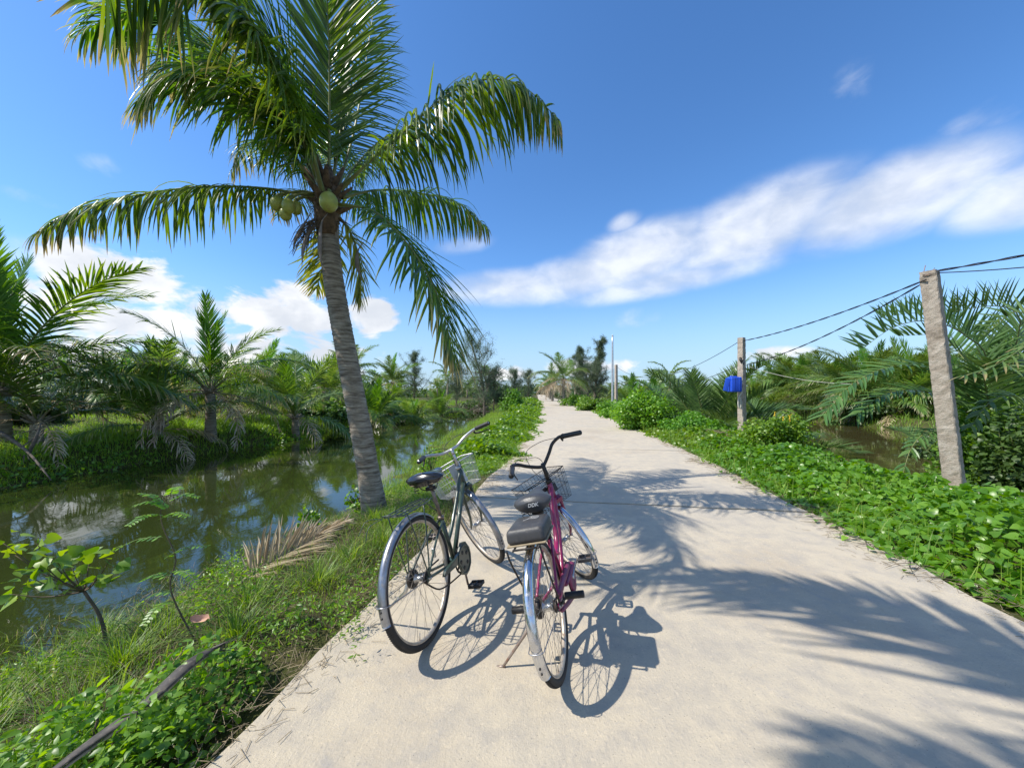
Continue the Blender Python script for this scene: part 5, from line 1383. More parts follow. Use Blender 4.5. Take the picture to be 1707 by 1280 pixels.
def saddle(b, x, z, mat, L_=.27, W_=.225, nose=.018, tilt=-.04, hgt=.075, print_=None, trim=None):
    n, m = 26, 22; V = np.zeros((n, m, 3))
    for i in range(n):
        t_ = i / (n - 1)                                # 0 rear .. 1 nose
        hw = np.interp(t_, [0, .04, .12, .25, .4, .55, .7, .88, .97, 1], [.30, .72, .96, 1, .86, .55, .34, .24, .17, .05]) * W_ / 2
        top = np.interp(t_, [0, .06, .2, .45, .75, .95, 1], [-.022, .004, .014, .004, .0, -.002, -.02])
        bot = top - np.interp(t_, [0, .05, .3, .6, .93, 1], [.02, hgt, hgt * .95, hgt * .62, .035, .012])
        for j in range(m):
            a = 2 * pi * j / m; ca, sa = cos(a), sin(a)
            yy = hw * np.sign(ca) * abs(ca) ** .75
            k_ = np.sign(sa) * abs(sa) ** .8
            zz = (top + bot) / 2 + (top - bot) / 2 * k_
            if k_ < 0: yy *= 1 - .12 * abs(k_)
            else: zz -= .5 * (abs(yy) / (W_ / 2)) ** 2 * .05 * k_ + .006 * (1 - abs(yy) / (hw + 1e-6)) * (k_ > .6) * (t_ > .1) * (t_ < .8)
            V[i, j] = (t_ * L_, yy, zz)
    rt_ = rotm((0, 1, 0), -tilt); f = lambda P: (np.asarray(P) - (.1, 0, 0)) @ rt_.T + np.array([x, 0, z])
    mb = MB(); mb.grid(f(V.reshape(-1, 3)).reshape(V.shape), cv=True)
    mb.add(f(V[0]), [np.arange(m)[None]]); mb.add(f(V[-1]), [np.arange(m)[::-1][None]])
    o = mb.build('saddle', M[mat], b.root)
    mb = MB()
    for sg in (-1, 1):
        mb.tube(f([(.03, sg * .05, -hgt + .03), (.07, sg * .035, -hgt - .022), (.15, sg * .022, -hgt - .03), (.22, sg * .012, -.03)]), .0035, 6, n=16)
        P = [(.028 + .012 * cos(q) * 1.0, sg * .055 + .016 * sin(q), -hgt + .018 - q * .0028) for q in np.linspace(0, 6.28 * 3, 40)]
        mb.tube(f(P), .0022, 5)
    mb.box(f([(.11, 0, -hgt - .025)])[0], (.05, .05, .025)); mb.tube(f([(.11, -.035, -hgt - .025), (.11, .035, -hgt - .025)]), .006, 8)
    mb.build('saddle_rails', M['black_metal'], o)
    if trim:
        mb = MB(); ring_ = np.array([V[i, j] for i, j in [(i, 13) for i in range(1, n)]] + [V[i, j] for i, j in [(i, 20) for i in range(n - 1, 0, -1)]])
        mb.tube(f(ring_), .003, 5, closed=True); mb.build('trim', M[trim], o)
    return o, f, V


def text_mesh(body, size):
    cu = bpy.data.curves.new('print', 'FONT'); cu.body = body; cu.size = size; cu.align_x = 'CENTER'; cu.align_y = 'CENTER'; cu.extrude = .0006; cu.offset = .0006; cu.shear = .25
    o = bpy.data.objects.new('print', cu); COL.objects.link(o)
    dg = bpy.context.evaluated_depsgraph_get(); me = bpy.data.meshes.new_from_object(o.evaluated_get(dg)); bpy.data.objects.remove(o)
    V = np.array([v.co[:] for v in me.vertices]); F_ = [np.array(p.vertices[:])[None] for p in me.polygons]
    bpy.data.meshes.remove(me)
    return V, F_


def crankset(b, bb, ang, pedmat='black', cm='steel_rust', cl=.165):
    mb = MB(); mb.tube([bb + (0, -.068, 0), bb + (0, .068, 0)], .017, 12, mat=0)
    mb.lathe(bb + (0, -.052, 0), [(.075, -.002), (.088, -.002), (.088, .002), (.075, .002)], n=44, mat=1)
    for i in range(5):
        a = i * 2 * pi / 5; mb.tube([bb + (0, -.052, 0), bb + (.08 * cos(a), -.052, .08 * sin(a))], .006, 5, mat=1)
    ends = []
    for sg in (-1, 1):
        d_ = np.array([cos(ang), 0, sin(ang)]) * (1 if sg < 0 else -1)
        e = bb + d_ * cl + (0, sg * .085, 0)
        mb.tube([bb + (0, sg * .066, 0), bb + d_ * cl * .3 + (0, sg * .07, 0), e], [.012, .009, .009], 8, flat=.8)
        mb.lathe(bb + (0, sg * .068, 0), [(.001, -.01), (.016, -.01), (.016, .01), (.001, .01)], n=16); ends.append(e)
    o = mb.build('crank', [M[cm], M['black_metal']], b.root)
    for sg, e in zip((-1, 1), ends):
        mb = MB(); c = e + (0, sg * .06, 0)
        for dx in (-.034, .034):
            mb.rbox(c + (dx, 0, 0), (.013, .092, .024), .004)
            for i in range(9): mb.box(c + (dx + .0085 * np.sign(dx), (i - 4) * .0098, 0), (.004, .005, .02))
        for dy_ in (-.042, 0, .042): mb.rbox(c + (0, dy_, 0), (.062, .011, .018), .004)
        mb.tube([e, c + (0, sg * .04, 0)], .007, 8, mat=1)
        mb.rbox(c + (.0425, .02 * 0, 0), (.004, .04, .012), .0015, mat=2); 
        mb.build('pedal', [M[pedmat], M['steel_rust'], M['reflector']], o)
    return ends


def basket(b, mat, x0, zt, w=.36, d_=.26, h=.23, nb=14, taper=.8, rim=.004, wire=.0013, extra=None, tilt=0.0, levels=(.33, .66)):
    """wire basket in front of the head tube; turns with the fork"""
    rt_ = rotm((0, 1, 0), tilt)
    f = lambda P: b.st((np.asarray(P, float) @ rt_.T) + np.array([x0, 0, zt]))
    cx = d_ / 2

    def pt(u, v, k):                                     # k=0 top, 1 bottom
        s_ = 1 - (1 - taper) * k
        return np.array([cx + u * d_ / 2 * s_, v * w / 2 * s_, -h * k])
    mb = MB(f)
    per = []
    for i in range(nb): per.append((-1 + 2 * i / nb, -1))
    per = [(-1 + 2 * i / 10, -1) for i in range(10)] + [(1, -1 + 2 * i / nb) for i in range(nb)] + [(1 - 2 * i / 10, 1) for i in range(10)] + [(-1, 1 - 2 * i / nb) for i in range(nb)]
    for u, v in per: mb.tube([pt(u, v, 0), pt(u, v, 1)], wire, 4, caps=False)
    for k in (0,) + tuple(levels) + (1,):
        q = [pt(u, v, k) for u, v in ((-1, -1), (1, -1), (1, 1), (-1, 1))]
        mb.tube(q + [q[0]], rim if k in (0,) else wire * 1.3, 6)
    for i in range(1, nb): v = -1 + 2 * i / nb; mb.tube([pt(-1, v, 1), pt(1, v, 1)], wire, 4, caps=False)
    for i in range(1, 6): u = -1 + 2 * i / 6; mb.tube([pt(u, -1, 1), pt(u, 1, 1)], wire, 4, caps=False)
    if extra: extra(mb, pt)
    o = mb.build('basket', [M[mat], M['black'], M['basket_grey']], b.root)
    mb = MB(b.st)
    for sg in (-1, 1): mb.tube([b.fh + (0, sg * .062, 0), b.fh + (.05, sg * .07, .2), np.array([x0 + d_ * .62, sg * .08, zt - h - .005])], .0028, 5, n=10)
    mb.build('basket_stay', M['steel_rust'], o)
    return o


# ======= green bicycle, left
B1 = Bike(-.47, 2.144, .281, .188, .87, .999, .357, 'dark green bicycle with a silver wire front basket and glossy black saddle, nearest the water', drop=GDROP)
b = B1; rh = np.array([0, 0, b.R]); bb = np.array([.43, 0, .285]); stt = np.array([.352, 0, .60]); hb, ht = b.hp(.405), b.hp(.565)
wheel(b, False, 'alu', True); wheel(b, True, 'alu')
mb = MB()
mb.tube([hb, ht], .0185, 12);
mb.tube([bb, stt], .0155, 12)
mb.tube([b.hp(.53), b.hp(.53) + (-.1, 0, -.14), bb + (-.004, 0, .155) + (.06, 0, .06), bb + (-.035, 0, .14)], .0135, 12, n=22)
mb.tube([b.hp(.44), bb + (.01, 0, .01)], .0165, 12)
for sg in (-1, 1):
    mb.tube([bb + (-.02, sg * .025, 0), (.25, sg * .034, .31), rh + (.03, sg * .058, -.005), rh + (0, sg * .06, 0)], .0095, 8, n=14)
    mb.tube([stt + (0, sg * .015, -.015), (.2, sg * .036, .52), rh + (.012, sg * .06, .03)], .0075, 8, n=12)
    mb.box(rh + (.0, sg * .06, 0), (.045, .005, .032))
mb.tube([bb + (0, -.036, 0), bb + (0, .036, 0)], .021, 14)
mb.build('frame', M['green_paint'], b.root)
mb = MB(b.st)
cr = b.hp(.39); mb.box(cr, (.05, .1, .025), rot=rotm((0, 1, 0), R(-22)))
for sg in (-1, 1): mb.tube([cr + (0, sg * .043, 0), b.hp(.28) + (0, sg * .045, 0), b.hp(.12) + (.002, sg * .05, 0), b.fh + (0, sg * .055, 0)], [.0125, .012, .0105, .0085], 8, n=16)
fo = mb.build('fork', M['green_paint'], b.root)
mb = MB(); mb.tube([stt - (0, 0, .01), (.285, 0, .845)], .0125, 10); mb.lathe(stt, [(.012, -.01), (.021, -.01), (.021, .012), (.012, .012)], n=16, axis='z')
mb.build('seat_post', M['steel_rust'], b.root)
saddle(b, .268, .924, 'saddle_black', L_=.28, W_=.265, hgt=.085, trim='straw', tilt=.03)
# rear carrier
mb = MB(); zr = .762
for y_ in (-.062, -.022, .022, .062): mb.tube([(.2, y_ * .6, zr + .008), (.1, y_, zr + .004), (-.15, y_, zr), (-.185, y_ * .8, zr + .012)], .0042, 6, n=10)
for x_ in (-.15, -.04, .08): mb.tube([(x_, -.065, zr - .004), (x_, .065, zr - .004)], .004, 6)
mb.tube([(.2, -.037, zr + .008), (.32, -.012, .66), (.32, .012, .66), (.2, .037, zr + .008)], .004, 6, n=14)
mb.tube([(-.185, -.05, zr + .012), (-.212, 0, zr + .02), (-.185, .05, zr + .012)], .0042, 6, n=8)
for sg in (-1, 1):
    for x_ in (-.12, .06): mb.tube([(x_, sg * .062, zr), (x_ * .6, sg * .068, .6), rh + (-.005, sg * .068, .0)], .0042, 6, n=8)
# loose bent wire at the back of the carrier
mb.tube([(-.18, .05, zr), (-.25, .09, zr - .02), (-.28, .1, zr - .09)], .002, 5, n=10); mb.tube([(-.18, .06, zr), (-.24, .11, zr + .01), (-.29, .13, zr - .05)], .002, 5, n=10)
mb.build('rear_carrier', M['green_paint'], b.root)
mudguard(b, False, R(52), R(192), 'grey_metal', w=.052, gap=.011, stay=R(176)); mudguard(b, True, R(58), R(212), 'grey_metal', w=.05, gap=.011, stay=R(196))
# chain guard
mb = MB(); yv = -.062
outl = [(-.29 + .0, .012), (-.27, .038), (-.06, .062), (.0, .11), (.055, .10), (.1, .045), (.11, 0), (.095, -.06), (.05, -.095), (0, -.105), (-.035, -.09), (-.06, -.03), (-.08, .004)]
P_ = [bb + np.array([q[0], yv, q[1]]) for q in outl]; P2 = [q + (0, -.02, 0) for q in P_]
c_ = bb + (0, yv, 0); K = len(P_)
VV = np.array(P_ + P2); Q_ = np.array([[i, (i + 1) % K, K + (i + 1) % K, K + i] for i in range(K)])
mb.add(VV, [Q_, np.arange(K)[None], (np.arange(K)[::-1] + K)[None]], smooth=False)
mb.lathe(bb + (0, yv - .0225, 0), [(.086, -.002), (.094, -.002), (.094, .002), (.086, .002)], n=36)
for i in range(5):
    a = .6 + i * 2 * pi / 5; q = bb + (.052 * cos(a), yv - .0215, .052 * sin(a)); mb.lathe(q, [(.001, -.001), (.013, -.001), (.013, .001), (.001, .001)], n=14, mat=1)
mb.build('chain_guard', [M['green_paint'], M['black']], b.root)
mb = MB(); mb.tube([bb + (-.02, -.05, -.088), (.22, -.05, .215), (.1, -.05, .245), rh + (.0, -.05, -.04), rh + (-.035, -.05, 0), rh + (0, -.05, .04), (.15, -.05, .40)], .005, 6, n=50)
mb.build('chain', M['black_metal'], b.root)
crankset(b, bb, R(-96))
# handlebar
hbz = .72; cp = b.hp(hbz)
mb = MB(b.st); mb.tube([b.hp(.555), cp + b.a * .0], .0125, 10); mb.tube([cp - b.a * .03, cp + (.0, 0, .005), cp + (.025, 0, .01)], .014, 10)
pb = lambda sg: [cp + (.02, 0, .01), cp + (.035, sg * .07, .015), cp + (.02, sg * .15, .045), cp + (-.025, sg * .205, .06), cp + (-.065, sg * .232, .062), cp + (-.165, sg * .305, .055)]
mb.tube(pb(-1)[::-1] + pb(1)[1:], .0112, 10, n=60)
mb.lathe(b.hp(.57), [(.012, -.012), (.021, -.012), (.021, .01), (.012, .01)], n=18, axis='z')
hbo = mb.build('handlebar', M['alu'], b.root)
for sg in (-1, 1):
    q = np.array(pb(sg)[4:]); mb = MB(b.st); mb.tube(q, [.0155, .0165, .0155], 10, n=14)
    for k_ in np.linspace(.05, .95, 12): c0 = q[0] * (1 - k_) + q[1] * k_; mb.tube([c0 - (.002, 0, 0), c0 + (.002, 0, 0)], .0172, 10)
    mb.build('grip', M['black'], hbo)
    mb = MB(b.st); e = q[0]; mb.tube([e + (.03, -sg * .012, -.012), e + (.05, 0, -.03), e + (-.02, sg * .03, -.045), e + (-.09, sg * .055, -.05)], [.008, .007, .005, .004], 6, n=12, flat=.6)
    mb.build('brake_lever', M['black_metal'], hbo)
mb = MB(b.st); mb.tube([pb(-1)[3] + (.01, 0, 0), cp + (.13, -.12, .08), cp + (.14, 0, .04), cp + (.05, .01, -.08), b.hp(.42) + (.04, 0, 0)], .0026, 5, n=30)
mb.tube([pb(1)[3] + (.01, 0, 0), cp + (.11, .12, .07), cp + (.1, 0, .03), cp + (.03, -.02, -.1), b.hp(.5) + (0, -.02, 0)], .0026, 5, n=30)
mb.build('brake_cable', M['cable'], hbo)


def ex1(mb, pt):
    mb.tube([pt(-1, -1, 0), pt(-1, 1, 0)], .0075, 6, flat=.5); mb.tube([pt(-1, -1, 0), pt(1, -1, 0)], .006, 6, flat=.5); mb.tube([pt(-1, 1, 0), pt(1, 1, 0)], .006, 6, flat=.5)
    c = (pt(-1, 0, 0) + pt(-1, 0, .75)) / 2; mb.box(c - (.004, 0, 0), (.004, .1, .17), mat=2)


bk = basket(b, 'basket_grey', .80, .90, w=.37, d_=.25, h=.22, taper=.84, extra=ex1, rim=.0055, wire=.0016, tilt=-.05)
mb = MB(b.st); q = np.array([.86, .03, .80]); mb.tube([q + (0, .05, .04), q + (0, .02, 0), q + (.01, -.02, -.03), q + (0, -.03, .02)], .005, 5, n=12, flat=.4); mb.build('ribbon', M['red_plastic'], bk)
mb = MB(); f_ = b.loc((-.80, 2.30, .06)); mb.tube([rh + (.0, .075, .0), rh + (-.02, .095, -.06), f_ * .25 + (rh + (0, .09, -.06)) * .75, f_], [.012, .012, .008, .007], 8, n=16)
mb.box(rh + (.01, .075, .0), (.07, .008, .05)); mb.build('kickstand', M['alu'], b.root)
mb = MB(); q = np.array([.27, .048, .40]); mb.rbox(q, (.012, .025, .06), .004); mb.build('reflector', M['alu'], b.root)

# ======= magenta bicycle, right
B2 = Bike(.265, 1.907, .264, .248, .714, .982, .332, 'magenta bicycle with black wire basket and a thick grey cushion on its rear carrier', drop=MDROP)
b = B2; rh = np.array([0, 0, b.R]); bb = np.array([.44, 0, .275]); stt = np.array([.335, 0, .58]); hb, ht = b.hp(.40), b.hp(.55)
wheel(b, False, 'alu', True); wheel(b, True, 'alu')
mb = MB()
mb.tube([hb, ht], .0195, 12)
mb.tube([bb, stt], .0165, 12)
jn = bb + (-.02, 0, .16)
mb.tube([b.hp(.50), b.hp(.50) + (-.12, 0, -.13), jn + (.13, 0, .06), jn + (.05, 0, .005), jn], [.019, .0185, .018, .018, .016], 12, n=26)
mb.tube([b.hp(.42), b.hp(.42) + (-.08, 0, -.17), bb + (.07, 0, .05), bb], .0165, 12, n=20)
for sg in (-1, 1):
    mb.tube([bb + (-.02, sg * .025, 0), (.25, sg * .034, .30), rh + (.03, sg * .056, -.005), rh + (0, sg * .058, 0)], .0095, 8, n=14)
    mb.tube([stt + (0, sg * .015, -.015), (.2, sg * .036, .50), rh + (.012, sg * .058, .03)], .0085, 8, n=12)
    mb.box(rh + (.0, sg * .06, 0), (.045, .005, .032))
mb.tube([bb + (0, -.036, 0), bb + (0, .036, 0)], .022, 14)
mb.lathe(jn + (.0, 0, 0), [(.001, -.028), (.009, -.028), (.009, .028), (.001, .028)], n=12)
mb.build('frame', M['magenta_paint'], b.root)
mb = MB(b.st); cr = b.hp(.385); mb.box(cr, (.05, .1, .03), rot=rotm((0, 1, 0), R(-22)))
for sg in (-1, 1): mb.tube([cr + (0, sg * .043, 0), b.hp(.28) + (0, sg * .045, 0), b.hp(.12) + (.002, sg * .05, 0), b.fh + (0, sg * .055, 0)], [.0135, .0125, .011, .0085], 8, n=16)
mb.build('fork', M['magenta_paint'], b.root)
mb = MB(); mb.tube([stt - (0, 0, .01), (.262, 0, .79)], .0145, 12); mb.lathe(stt, [(.012, -.014), (.023, -.014), (.023, .016), (.012, .016)], n=16, axis='z'); mb.build('seat_post', M['black_metal'], b.root)
so, fS, VS = saddle(b, .225, .868, 'saddle_grey', L_=.28, W_=.225, hgt=.095, tilt=.03)
# print on the back of the saddle, laid on its surface
tv, tf_ = text_mesh('DDK', .028)
mb = MB(); P = []
for (tx, ty, tz) in tv:
    ang_t = np.clip(.115 - abs(-tx + .018) * .0, 0, 1)
    yy = -tx - .012; zz = -.042 + ty
    # outline of the saddle at this height: take the rear-most x where the half width exceeds |yy|
    tt_ = np.linspace(0, .3, 200); hw = np.interp(tt_, [0, .04, .12, .25, .4], [.30, .72, .96, 1, .86]) * .215 / 2 * .97
    ok = np.where(hw > abs(yy))[0]; xx = tt_[ok[0]] * .27 if len(ok) else .03
    xx = min(xx, .06) + .002 + .12 * max(0, abs(zz + .042)) ** 1.0 * 0
    P.append((xx - .0045 - tz * 1.0, yy, zz))
mb.add(fS(np.array(P)), [q for q in []] or [np.zeros((0, 4), int)], 0)
n0 = 0
mb.V, mb.C = [], []; mb.Fc, mb.M, mb.SM = [], [], []; mb.n = 0
mb.V.append(fS(np.array(P))); mb.C.append(np.tile([.5, .5, 0, 1.], (len(P), 1))); mb.n = len(P)
for q in tf_: mb.Fc.append(q); mb.M.append(np.zeros(1)); mb.SM.append(np.zeros(1, bool))
mb.build('lettering', M['white_print'], so)
# cushion and carrier
mb = MB(); mb.rbox((.0, .0, .738), (.245, .204, .074), .024, k=5, taper=.06)
cu = mb.build('seat_cushion', M['cushion'], b.root)
mb = MB(); mb.rbox((.0, 0, .697), (.247, .206, .009), .004); mb.build('cushion_base', M['straw'], cu)
mb = MB()
for k_ in range(3): mb.tube([(.02 + .02 * k_, .03 - .02 * k_, .7765), (.04 + .02 * k_, 0, .7768), (.03 + .02 * k_, -.04, .7765), (.05, -.05, .7762)], .0012, 4, n=12)
mb.build('scuff_mark', M['white_print'], cu)
mb = MB(); zr = .685
for y_ in (-.065, 0, .065): mb.tube([(.18, y_ * .5, zr + .004), (.1, y_, zr), (-.15, y_, zr)], .005, 6)
for x_ in (-.14, .08): mb.tube([(x_, -.07, zr), (x_, .07, zr)], .005, 6)
mb.tube([(.18, -.03, zr + .004), (.3, -.012, .63), (.3, .012, .63), (.18, .03, zr + .004)], .005, 6, n=14)
for sg in (-1, 1): mb.tube([(-.13, sg * .105 if sg > 0 else sg * .07, zr), (-.11, sg * .10 if sg > 0 else sg * .07, .6), rh + (-.005, sg * .07, 0)], .0048, 6, n=8)
mb.build('rear_carrier', M['black_metal'], b.root)
mudguard(b, False, R(60), R(207), 'chrome', w=.052, gap=.012, stay=R(183)); mudguard(b, True, R(60), R(212), 'chrome', w=.054, gap=.012, stay=R(192))
# full chain case
mb = MB(); yv = -.05; outl = []
for a in np.linspace(R(100), R(-100), 14): outl.append((.1 * cos(a), .1 * sin(a)))
hx = -.44 + .02
for a in np.linspace(R(-100), R(-255), 10): outl.append((hx + .045 * cos(a), .06 + .045 * sin(a)))
# half case: closed disc in front, slim upper and lower arms behind
mb2 = MB()
for sg_, r_ in ((1, .014), (-1, .010)):
    mb2.tube([bb + (-.03, yv - .011, sg_ * .088), bb + (-.25, yv - .011, .03 + sg_ * .062), bb + (hx, yv - .011, .06 + sg_ * .04)], [r_ * 1.5, r_ * 1.3, r_], 8, n=12)
mb2.lathe(bb + (0, yv - .011, 0), [(.02, .011), (.078, .011), (.085, .006), (.085, -.006), (.078, -.011), (.02, -.011)], n=40)
mb2.tube([bb + (.02, yv - .011, .07), bb + (-.09, yv - .011, .06), bb + (-.22, yv - .011, .055)], [.036, .028, .018], 12, n=12, flat=.5)
mb2.build('chain_case', M['purple_paint'], b.root)
mb = MB(); mb.tube([bb + (-.02, -.05, -.088), (.2, -.05, .225), rh + (.02, -.05, -.035), rh + (-.035, -.05, 0), rh + (0, -.05, .035), (.15, -.05, .37)], .005, 6, n=50); mb.build('chain', M['black_metal'], b.root)
ends = crankset(b, bb, R(14), pedmat='cushion', cm='alu', cl=.16)
# foot pegs on the rear axle
for sg in (-1, 1):
    mb = MB(); c = rh + (0.02, sg * .145, .035) if sg < 0 else rh + (-.02, sg * .14, .01)
    mb.tube([c + (0, .05, 0), c - (0, .05, 0)], .0165, 14)
    for i in range(14):
        yy = -.045 + .09 * i / 13; mb.tube([c + (0, yy - .0018, 0), c + (0, yy + .0018, 0)], .0185, 14)
    mb.tube([rh + (0, sg * .065, 0), c + (0, -sg * .04, 0)], .007, 8); mb.build('foot_peg', M['black'], b.root)
# handlebar, high and dark
cp = b.hp(.68); mb = MB(b.st); mb.tube([b.hp(.535), cp + b.a * .02], .0145, 12)
pb = lambda sg: [cp + (.01, 0, .0), cp + (.02, sg * .035, .012), cp + (.022, sg * .10, .055), cp + (.018, sg * .155, .098), cp + (-.02, sg * .205, .118), cp + (-.05, sg * .225, .112), cp + (-.165, sg * .30, .085)]
mb.tube(pb(-1)[::-1] + pb(1)[1:], .0125, 10, n=70)
mb.lathe(b.hp(.555), [(.012, -.016), (.024, -.016), (.024, .008), (.014, .014)], n=18, axis='z')
hbo = mb.build('handlebar', M['black_metal'], b.root)
for sg in (-1, 1):
    q = np.array(pb(sg)[5:]); mb = MB(b.st); mb.tube(q, [.016, .0175, .0165], 12, n=16)
    for k_ in np.linspace(.05, .95, 14): c0 = q[0] * (1 - k_) + q[1] * k_; mb.tube([c0 - (.002, 0, 0), c0 + (.002, 0, 0)], .0182, 12)
    mb.build('grip', M['black'], hbo)
    mb = MB(b.st); e = q[0]; mb.lathe(e, [(.012, -.008), (.019, -.008), (.019, .008), (.012, .008)], n=14); mb.tube([e + (.02, -sg * .01, -.01), e + (.035, 0, -.03)], [.009, .007], 6)
    if sg > 0: mb.tube([e + (.035, 0, -.03), e + (-.05, sg * .03, -.045), e + (-.15, sg * .06, -.06)], [.006, .005, .004], 6, n=10)
    mb.build('brake_lever', M['black_metal'], hbo)
mb = MB(b.st); mb.tube([pb(-1)[4], cp + (.05, -.09, .15), cp + (.10, .03, .13), cp + (.09, .05, .0), cp + (.05, .03, -.1), b.hp(.4) + (.04, 0, 0)], .0022, 5, n=40)
mb.tube([pb(1)[4], cp + (.06, .12, .12), cp + (.11, .04, .09), cp + (.06, -.03, .04), b.hp(.5) + (0, -.03, 0)], .0022, 5, n=40)
mb.build('brake_cable', M['cable'], hbo)


def ex2(mb, pt):
    a = pt(-1, .42, .32); mb.box(a + (-.006, 0, 0), (.005, .1, .028), rot=rotm((1, 0, 0), .05), mat=1)
    a = pt(-1, -.1, .42); mb.box(a + (-.01, 0, 0), (.03, .075, .055), mat=1)
    mb.tube([pt(-1, -1, 0), pt(-1, -.5, .05), pt(-1, .5, .05), pt(-1, 1, 0)], .0035, 5, n=20)


basket(b, 'black_metal', .775, .85, w=.36, d_=.26, h=.22, taper=.8, nb=12, rim=.003, wire=.0013, extra=ex2, tilt=-.03, levels=(.2, .55))
f_ = b.loc((-.045, 1.945, .004)); mb = MB(); mb.tube([rh + (.0, .07, .0), rh + (-.01, .085, -.05), f_], [.008, .008, .0065], 8, n=16); mb.tube([f_ + (0, -.01, .0), f_ + (0, .035, .0)], .007, 6)
mb.tube([rh + (.03, .07, -.02), rh + (.1, .09, -.08), rh + (.16, .1, -.1)], .005, 6); mb.box(rh + (.01, .07, .0), (.06, .007, .045)); mb.build('kickstand', M['steel_rust'], b.root)

# ------------------------------------------------------------------ poles, cables, blue can
def pole(bx, tx, wd, label, seed, wt=None, hooks=False):
    bx = np.array(bx, float); tx = np.array(tx, float); rg = np.random.default_rng(seed); n = 70
    root = empty('concrete_pole', bx, label=label, cat='pole', group='square concrete poles')
    C = np.linspace(0, 1, n)[:, None] * (tx - bx); V = np.zeros((n, 16, 3)); C[0, 2] -= .4
    for i in range(n):
        hw = wd / 2 * (1 - .12 * i / n)
        pts = []
        for q in range(4):
            for k_ in range(4):
                a0_, a1_ = [(1, 1), (-1, 1), (-1, -1), (1, -1)][q], [(1, 1), (-1, 1), (-1, -1), (1, -1)][(q + 1) % 4]
                f_ = .06 + .88 * k_ / 3; pts.append((a0_[0] * (1 - f_) + a1_[0] * f_, a0_[1] * (1 - f_) + a1_[1] * f_))
        pts = np.array(pts) * hw * (1 + .005 * sin(i * 1.7)) + rg.normal(0, .0025, (16, 2))
        V[i, :, :2] = C[i, :2] + pts @ np.array([[cos(.5), sin(.5)], [-sin(.5), cos(.5)]]); V[i, :, 2] = C[i, 2]
    mb = MB(); mb.grid(V, cv=True, smooth=False); mb.add(V[-1], [np.arange(16)[None]], smooth=False); mb.build('shaft', M['pole'], root)
    if hooks:
        mb = MB(); d_ = tx - bx
        mb.tube([d_ + (-.06, 0, -.12), d_ + (-.085, 0, .0), d_ + (-.06, 0, .1)], .006, 6); mb.tube([d_ + (.05, 0, -.04), d_ + (.06, 0, .02), d_ + (.085, 0, .06)], .005, 6)
        for k_ in range(3): mb.tube([d_ + (.1 * cos(q), .1 * sin(q), -.05 - .012 * k_) for q in np.linspace(0, 2 * pi, 12, endpoint=False)], .004, 5, closed=True)
        mb.build('rebar_hook', M['steel_rust'], root)
    return root


p1b = at(1591, 806, 5.85); p1t = at(1549, 453, 5.85)
p2b = at(1237, 738, 10.6); p2t = at(1236, 563, 10.6)
p3b = at(1027, 690, 24.6); p3t = at(1027, 608, 24.6)
pole(p1b, p1t, .21, 'nearest concrete pole, leaning left, with rebar hooks and cables at its top', 1, hooks=True)
pole(p2b, p2t, .17, 'straight concrete pole carrying the blue plastic can', 2)
pole(p3b, p3t, .17, 'short concrete pole right beside the tall metal pole far along the path', 3)
q4 = at(959, 668, 52); q4[2] = 0; pole(q4, q4 + (0, 0, 2.9), .17, 'farthest thin concrete pole in front of the tall feathery trees', 4)
mb = MB(); q = at(1021, 690, 24.0); q[2] = 0; mb.tube([(0, 0, -.3), (0, 0, 2.5), (0, 0, 5.05)], [.075, .07, .055], 12, n=12); mb.tube([(0, 0, 5.05), (0, 0, 5.1)], .06, 12)
o = mb.build('metal_pole', M['galv'], label='tall thin metal pole standing above the bushes far along the path', cat='pole'); o.location = q


def cable(a, c, sag, r_, label, mat='cable', wig=0.0, grp='overhead cables', n=30, twist=0):
    a = np.array(a, float); c = np.array(c, float); t_ = np.linspace(0, 1, n)[:, None]
    P = a * (1 - t_) + c * t_; P[:, 2] -= (4 * sag * t_ * (1 - t_))[:, 0]
    rg = np.random.default_rng(int(r_ * 1e5)); P[1:-1] += rg.normal(0, wig, (n - 2, 3))
    mb = MB(); 
    if twist:
        T = np.linspace(0, 1, n * 6)[:, None]; Q = spline(P - a, n * 6); L_ = np.linalg.norm(c - a)
        for ph_ in (0, pi):
            w_ = T[:, 0] * L_ * 9 + ph_; mb.tube(Q + np.stack([np.cos(w_) * r_, 0 * w_, np.sin(w_) * r_], 1), r_ * .95, 5)
    else: mb.tube(P - a, r_, 6)
    o = mb.build('cable', M[mat], label=label, cat='cable', group=grp); o.location = a
    return o


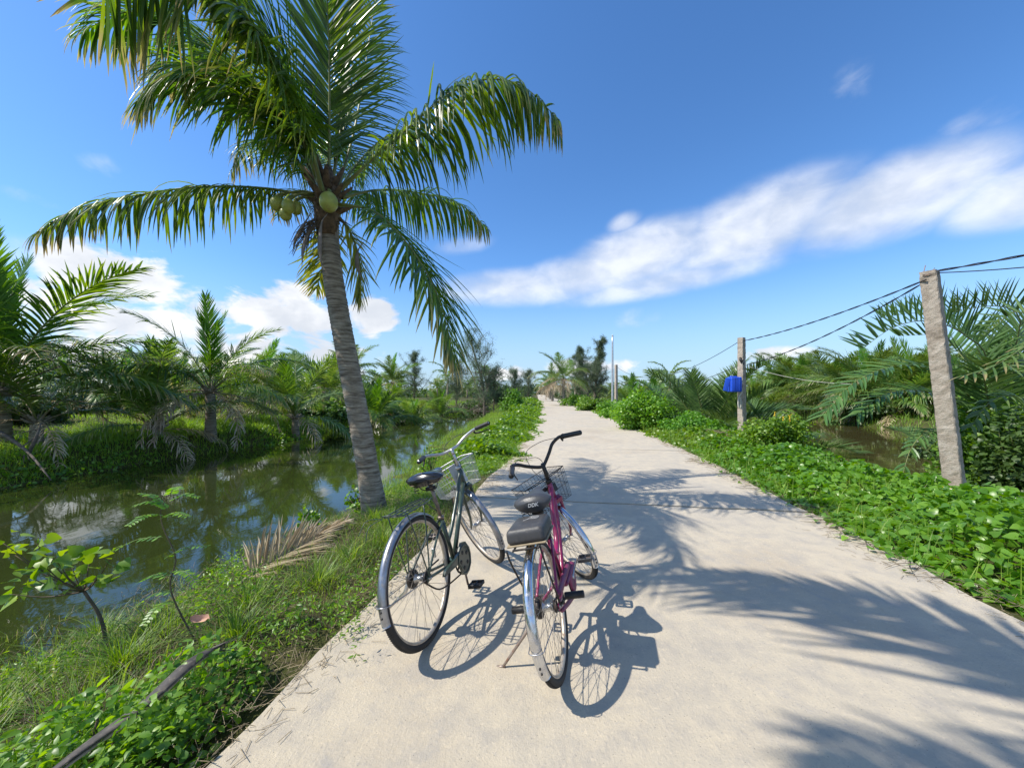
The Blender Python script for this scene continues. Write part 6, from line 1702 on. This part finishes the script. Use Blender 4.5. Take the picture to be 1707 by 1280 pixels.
cable(at(1544, 466, 5.8), at(1240, 568, 10.5), .10, .0078, 'upper twisted cable from the nearest pole to the top of the pole with the can', twist=1)
cable(at(1542, 470, 5.9), at(1245, 608, 10.6), .16, .0075, 'lower cable from the nearest pole to the middle of the pole with the can', twist=1)
pE = p1t + (.6, -7.5, .15)
cable(p1t + (.05, 0, .0), pE, .28, .009, 'upper cable leaving the nearest pole to the right', twist=1)
cable(p1t + (.06, 0, -.02), pE + (0.0, 0, -.1), .55, .008, 'lower cable leaving the nearest pole to the right')
cable(at(1234, 568, 10.6), p3t - (0, 0, .1), .9, .008, 'upper cable from the pole with the can to the far short pole')
cable(at(1234, 608, 10.6), p3t - (0, 0, .9), .7, .008, 'lower cable from the pole with the can to the far short pole')
cable(at(1240, 608, 10.6), at(1420, 640, 9.0), .12, .007, 'pale wire running right from the middle of the pole with the can', mat='rope')
cable(at(1238, 560 + 47, 10.52), at(1236, 597, 10.52), 0, .012, 'cable wrapped round the middle of the pole with the can', wig=.03)
# blue can
c0 = at(1221, 641, 10.42); root = empty('plastic_can', c0, label='blue plastic can with a cut-open flap tied to the concrete pole', cat='can')
mb = MB(); mb.rbox((.05, 0, 0), (.30, .26, .42), .035, k=4)
for sg in (-1, 1):
    mb.rbox((.05 + sg * .07, -.002, 0), (.035, .268, .38), .012)
mb.rbox((.05, 0, .222), (.14, .05, .03), .012); mb.tube([(-.04, 0, .2), (-.04, 0, .245)], .028, 12)
mb.build('body', M['blue_plastic'], root)
mb = MB(); mb.rbox((-.19, -.05, -.0), (.12, .012, .36), .005, rot=rotm((0, 1, 0), .22) @ rotm((0, 0, 1), -.25)); mb.build('flap', M['blue_plastic'], root)
mb = MB(); mb.tube([(.2, 0, .22), (.27, -.02, .1), (.22, -.03, -.05), (.25, -.03, -.2), (.17, -.03, -.35), (.14, -.03, -.55), (.2, -.03, -.66), (.22, -.03, -.5), (.19, -.03, -.36)], .017, 6, n=50)
mb.build('rope', M['rope'], root)
# dry brushwood between the grass and the pole with the can
mb = MB(); rg = np.random.default_rng(8)
for i in range(110):
    a = rg.uniform(0, pi); r_ = rg.uniform(.15, .55); b0 = np.array([rg.uniform(-.35, .35), rg.uniform(-.25, .25), rg.uniform(0, .15)])
    mb.tube([b0 - (r_, 0, 0), b0 + (-.3 * r_, rg.normal(0, .1), r_ * .6), b0 + (.5 * r_, rg.normal(0, .1), r_ * .45), b0 + (r_, rg.normal(0, .1), -.02)], [.006, .005, .003], 4, n=8)
o = mb.build('dry_brush', M['straw'], label='heap of dry brown twigs left of the pole with the blue can', cat='twigs'); q = at(1195, 722, 11.2); o.location = (q[0], q[1], float(height(q[0], q[1])))
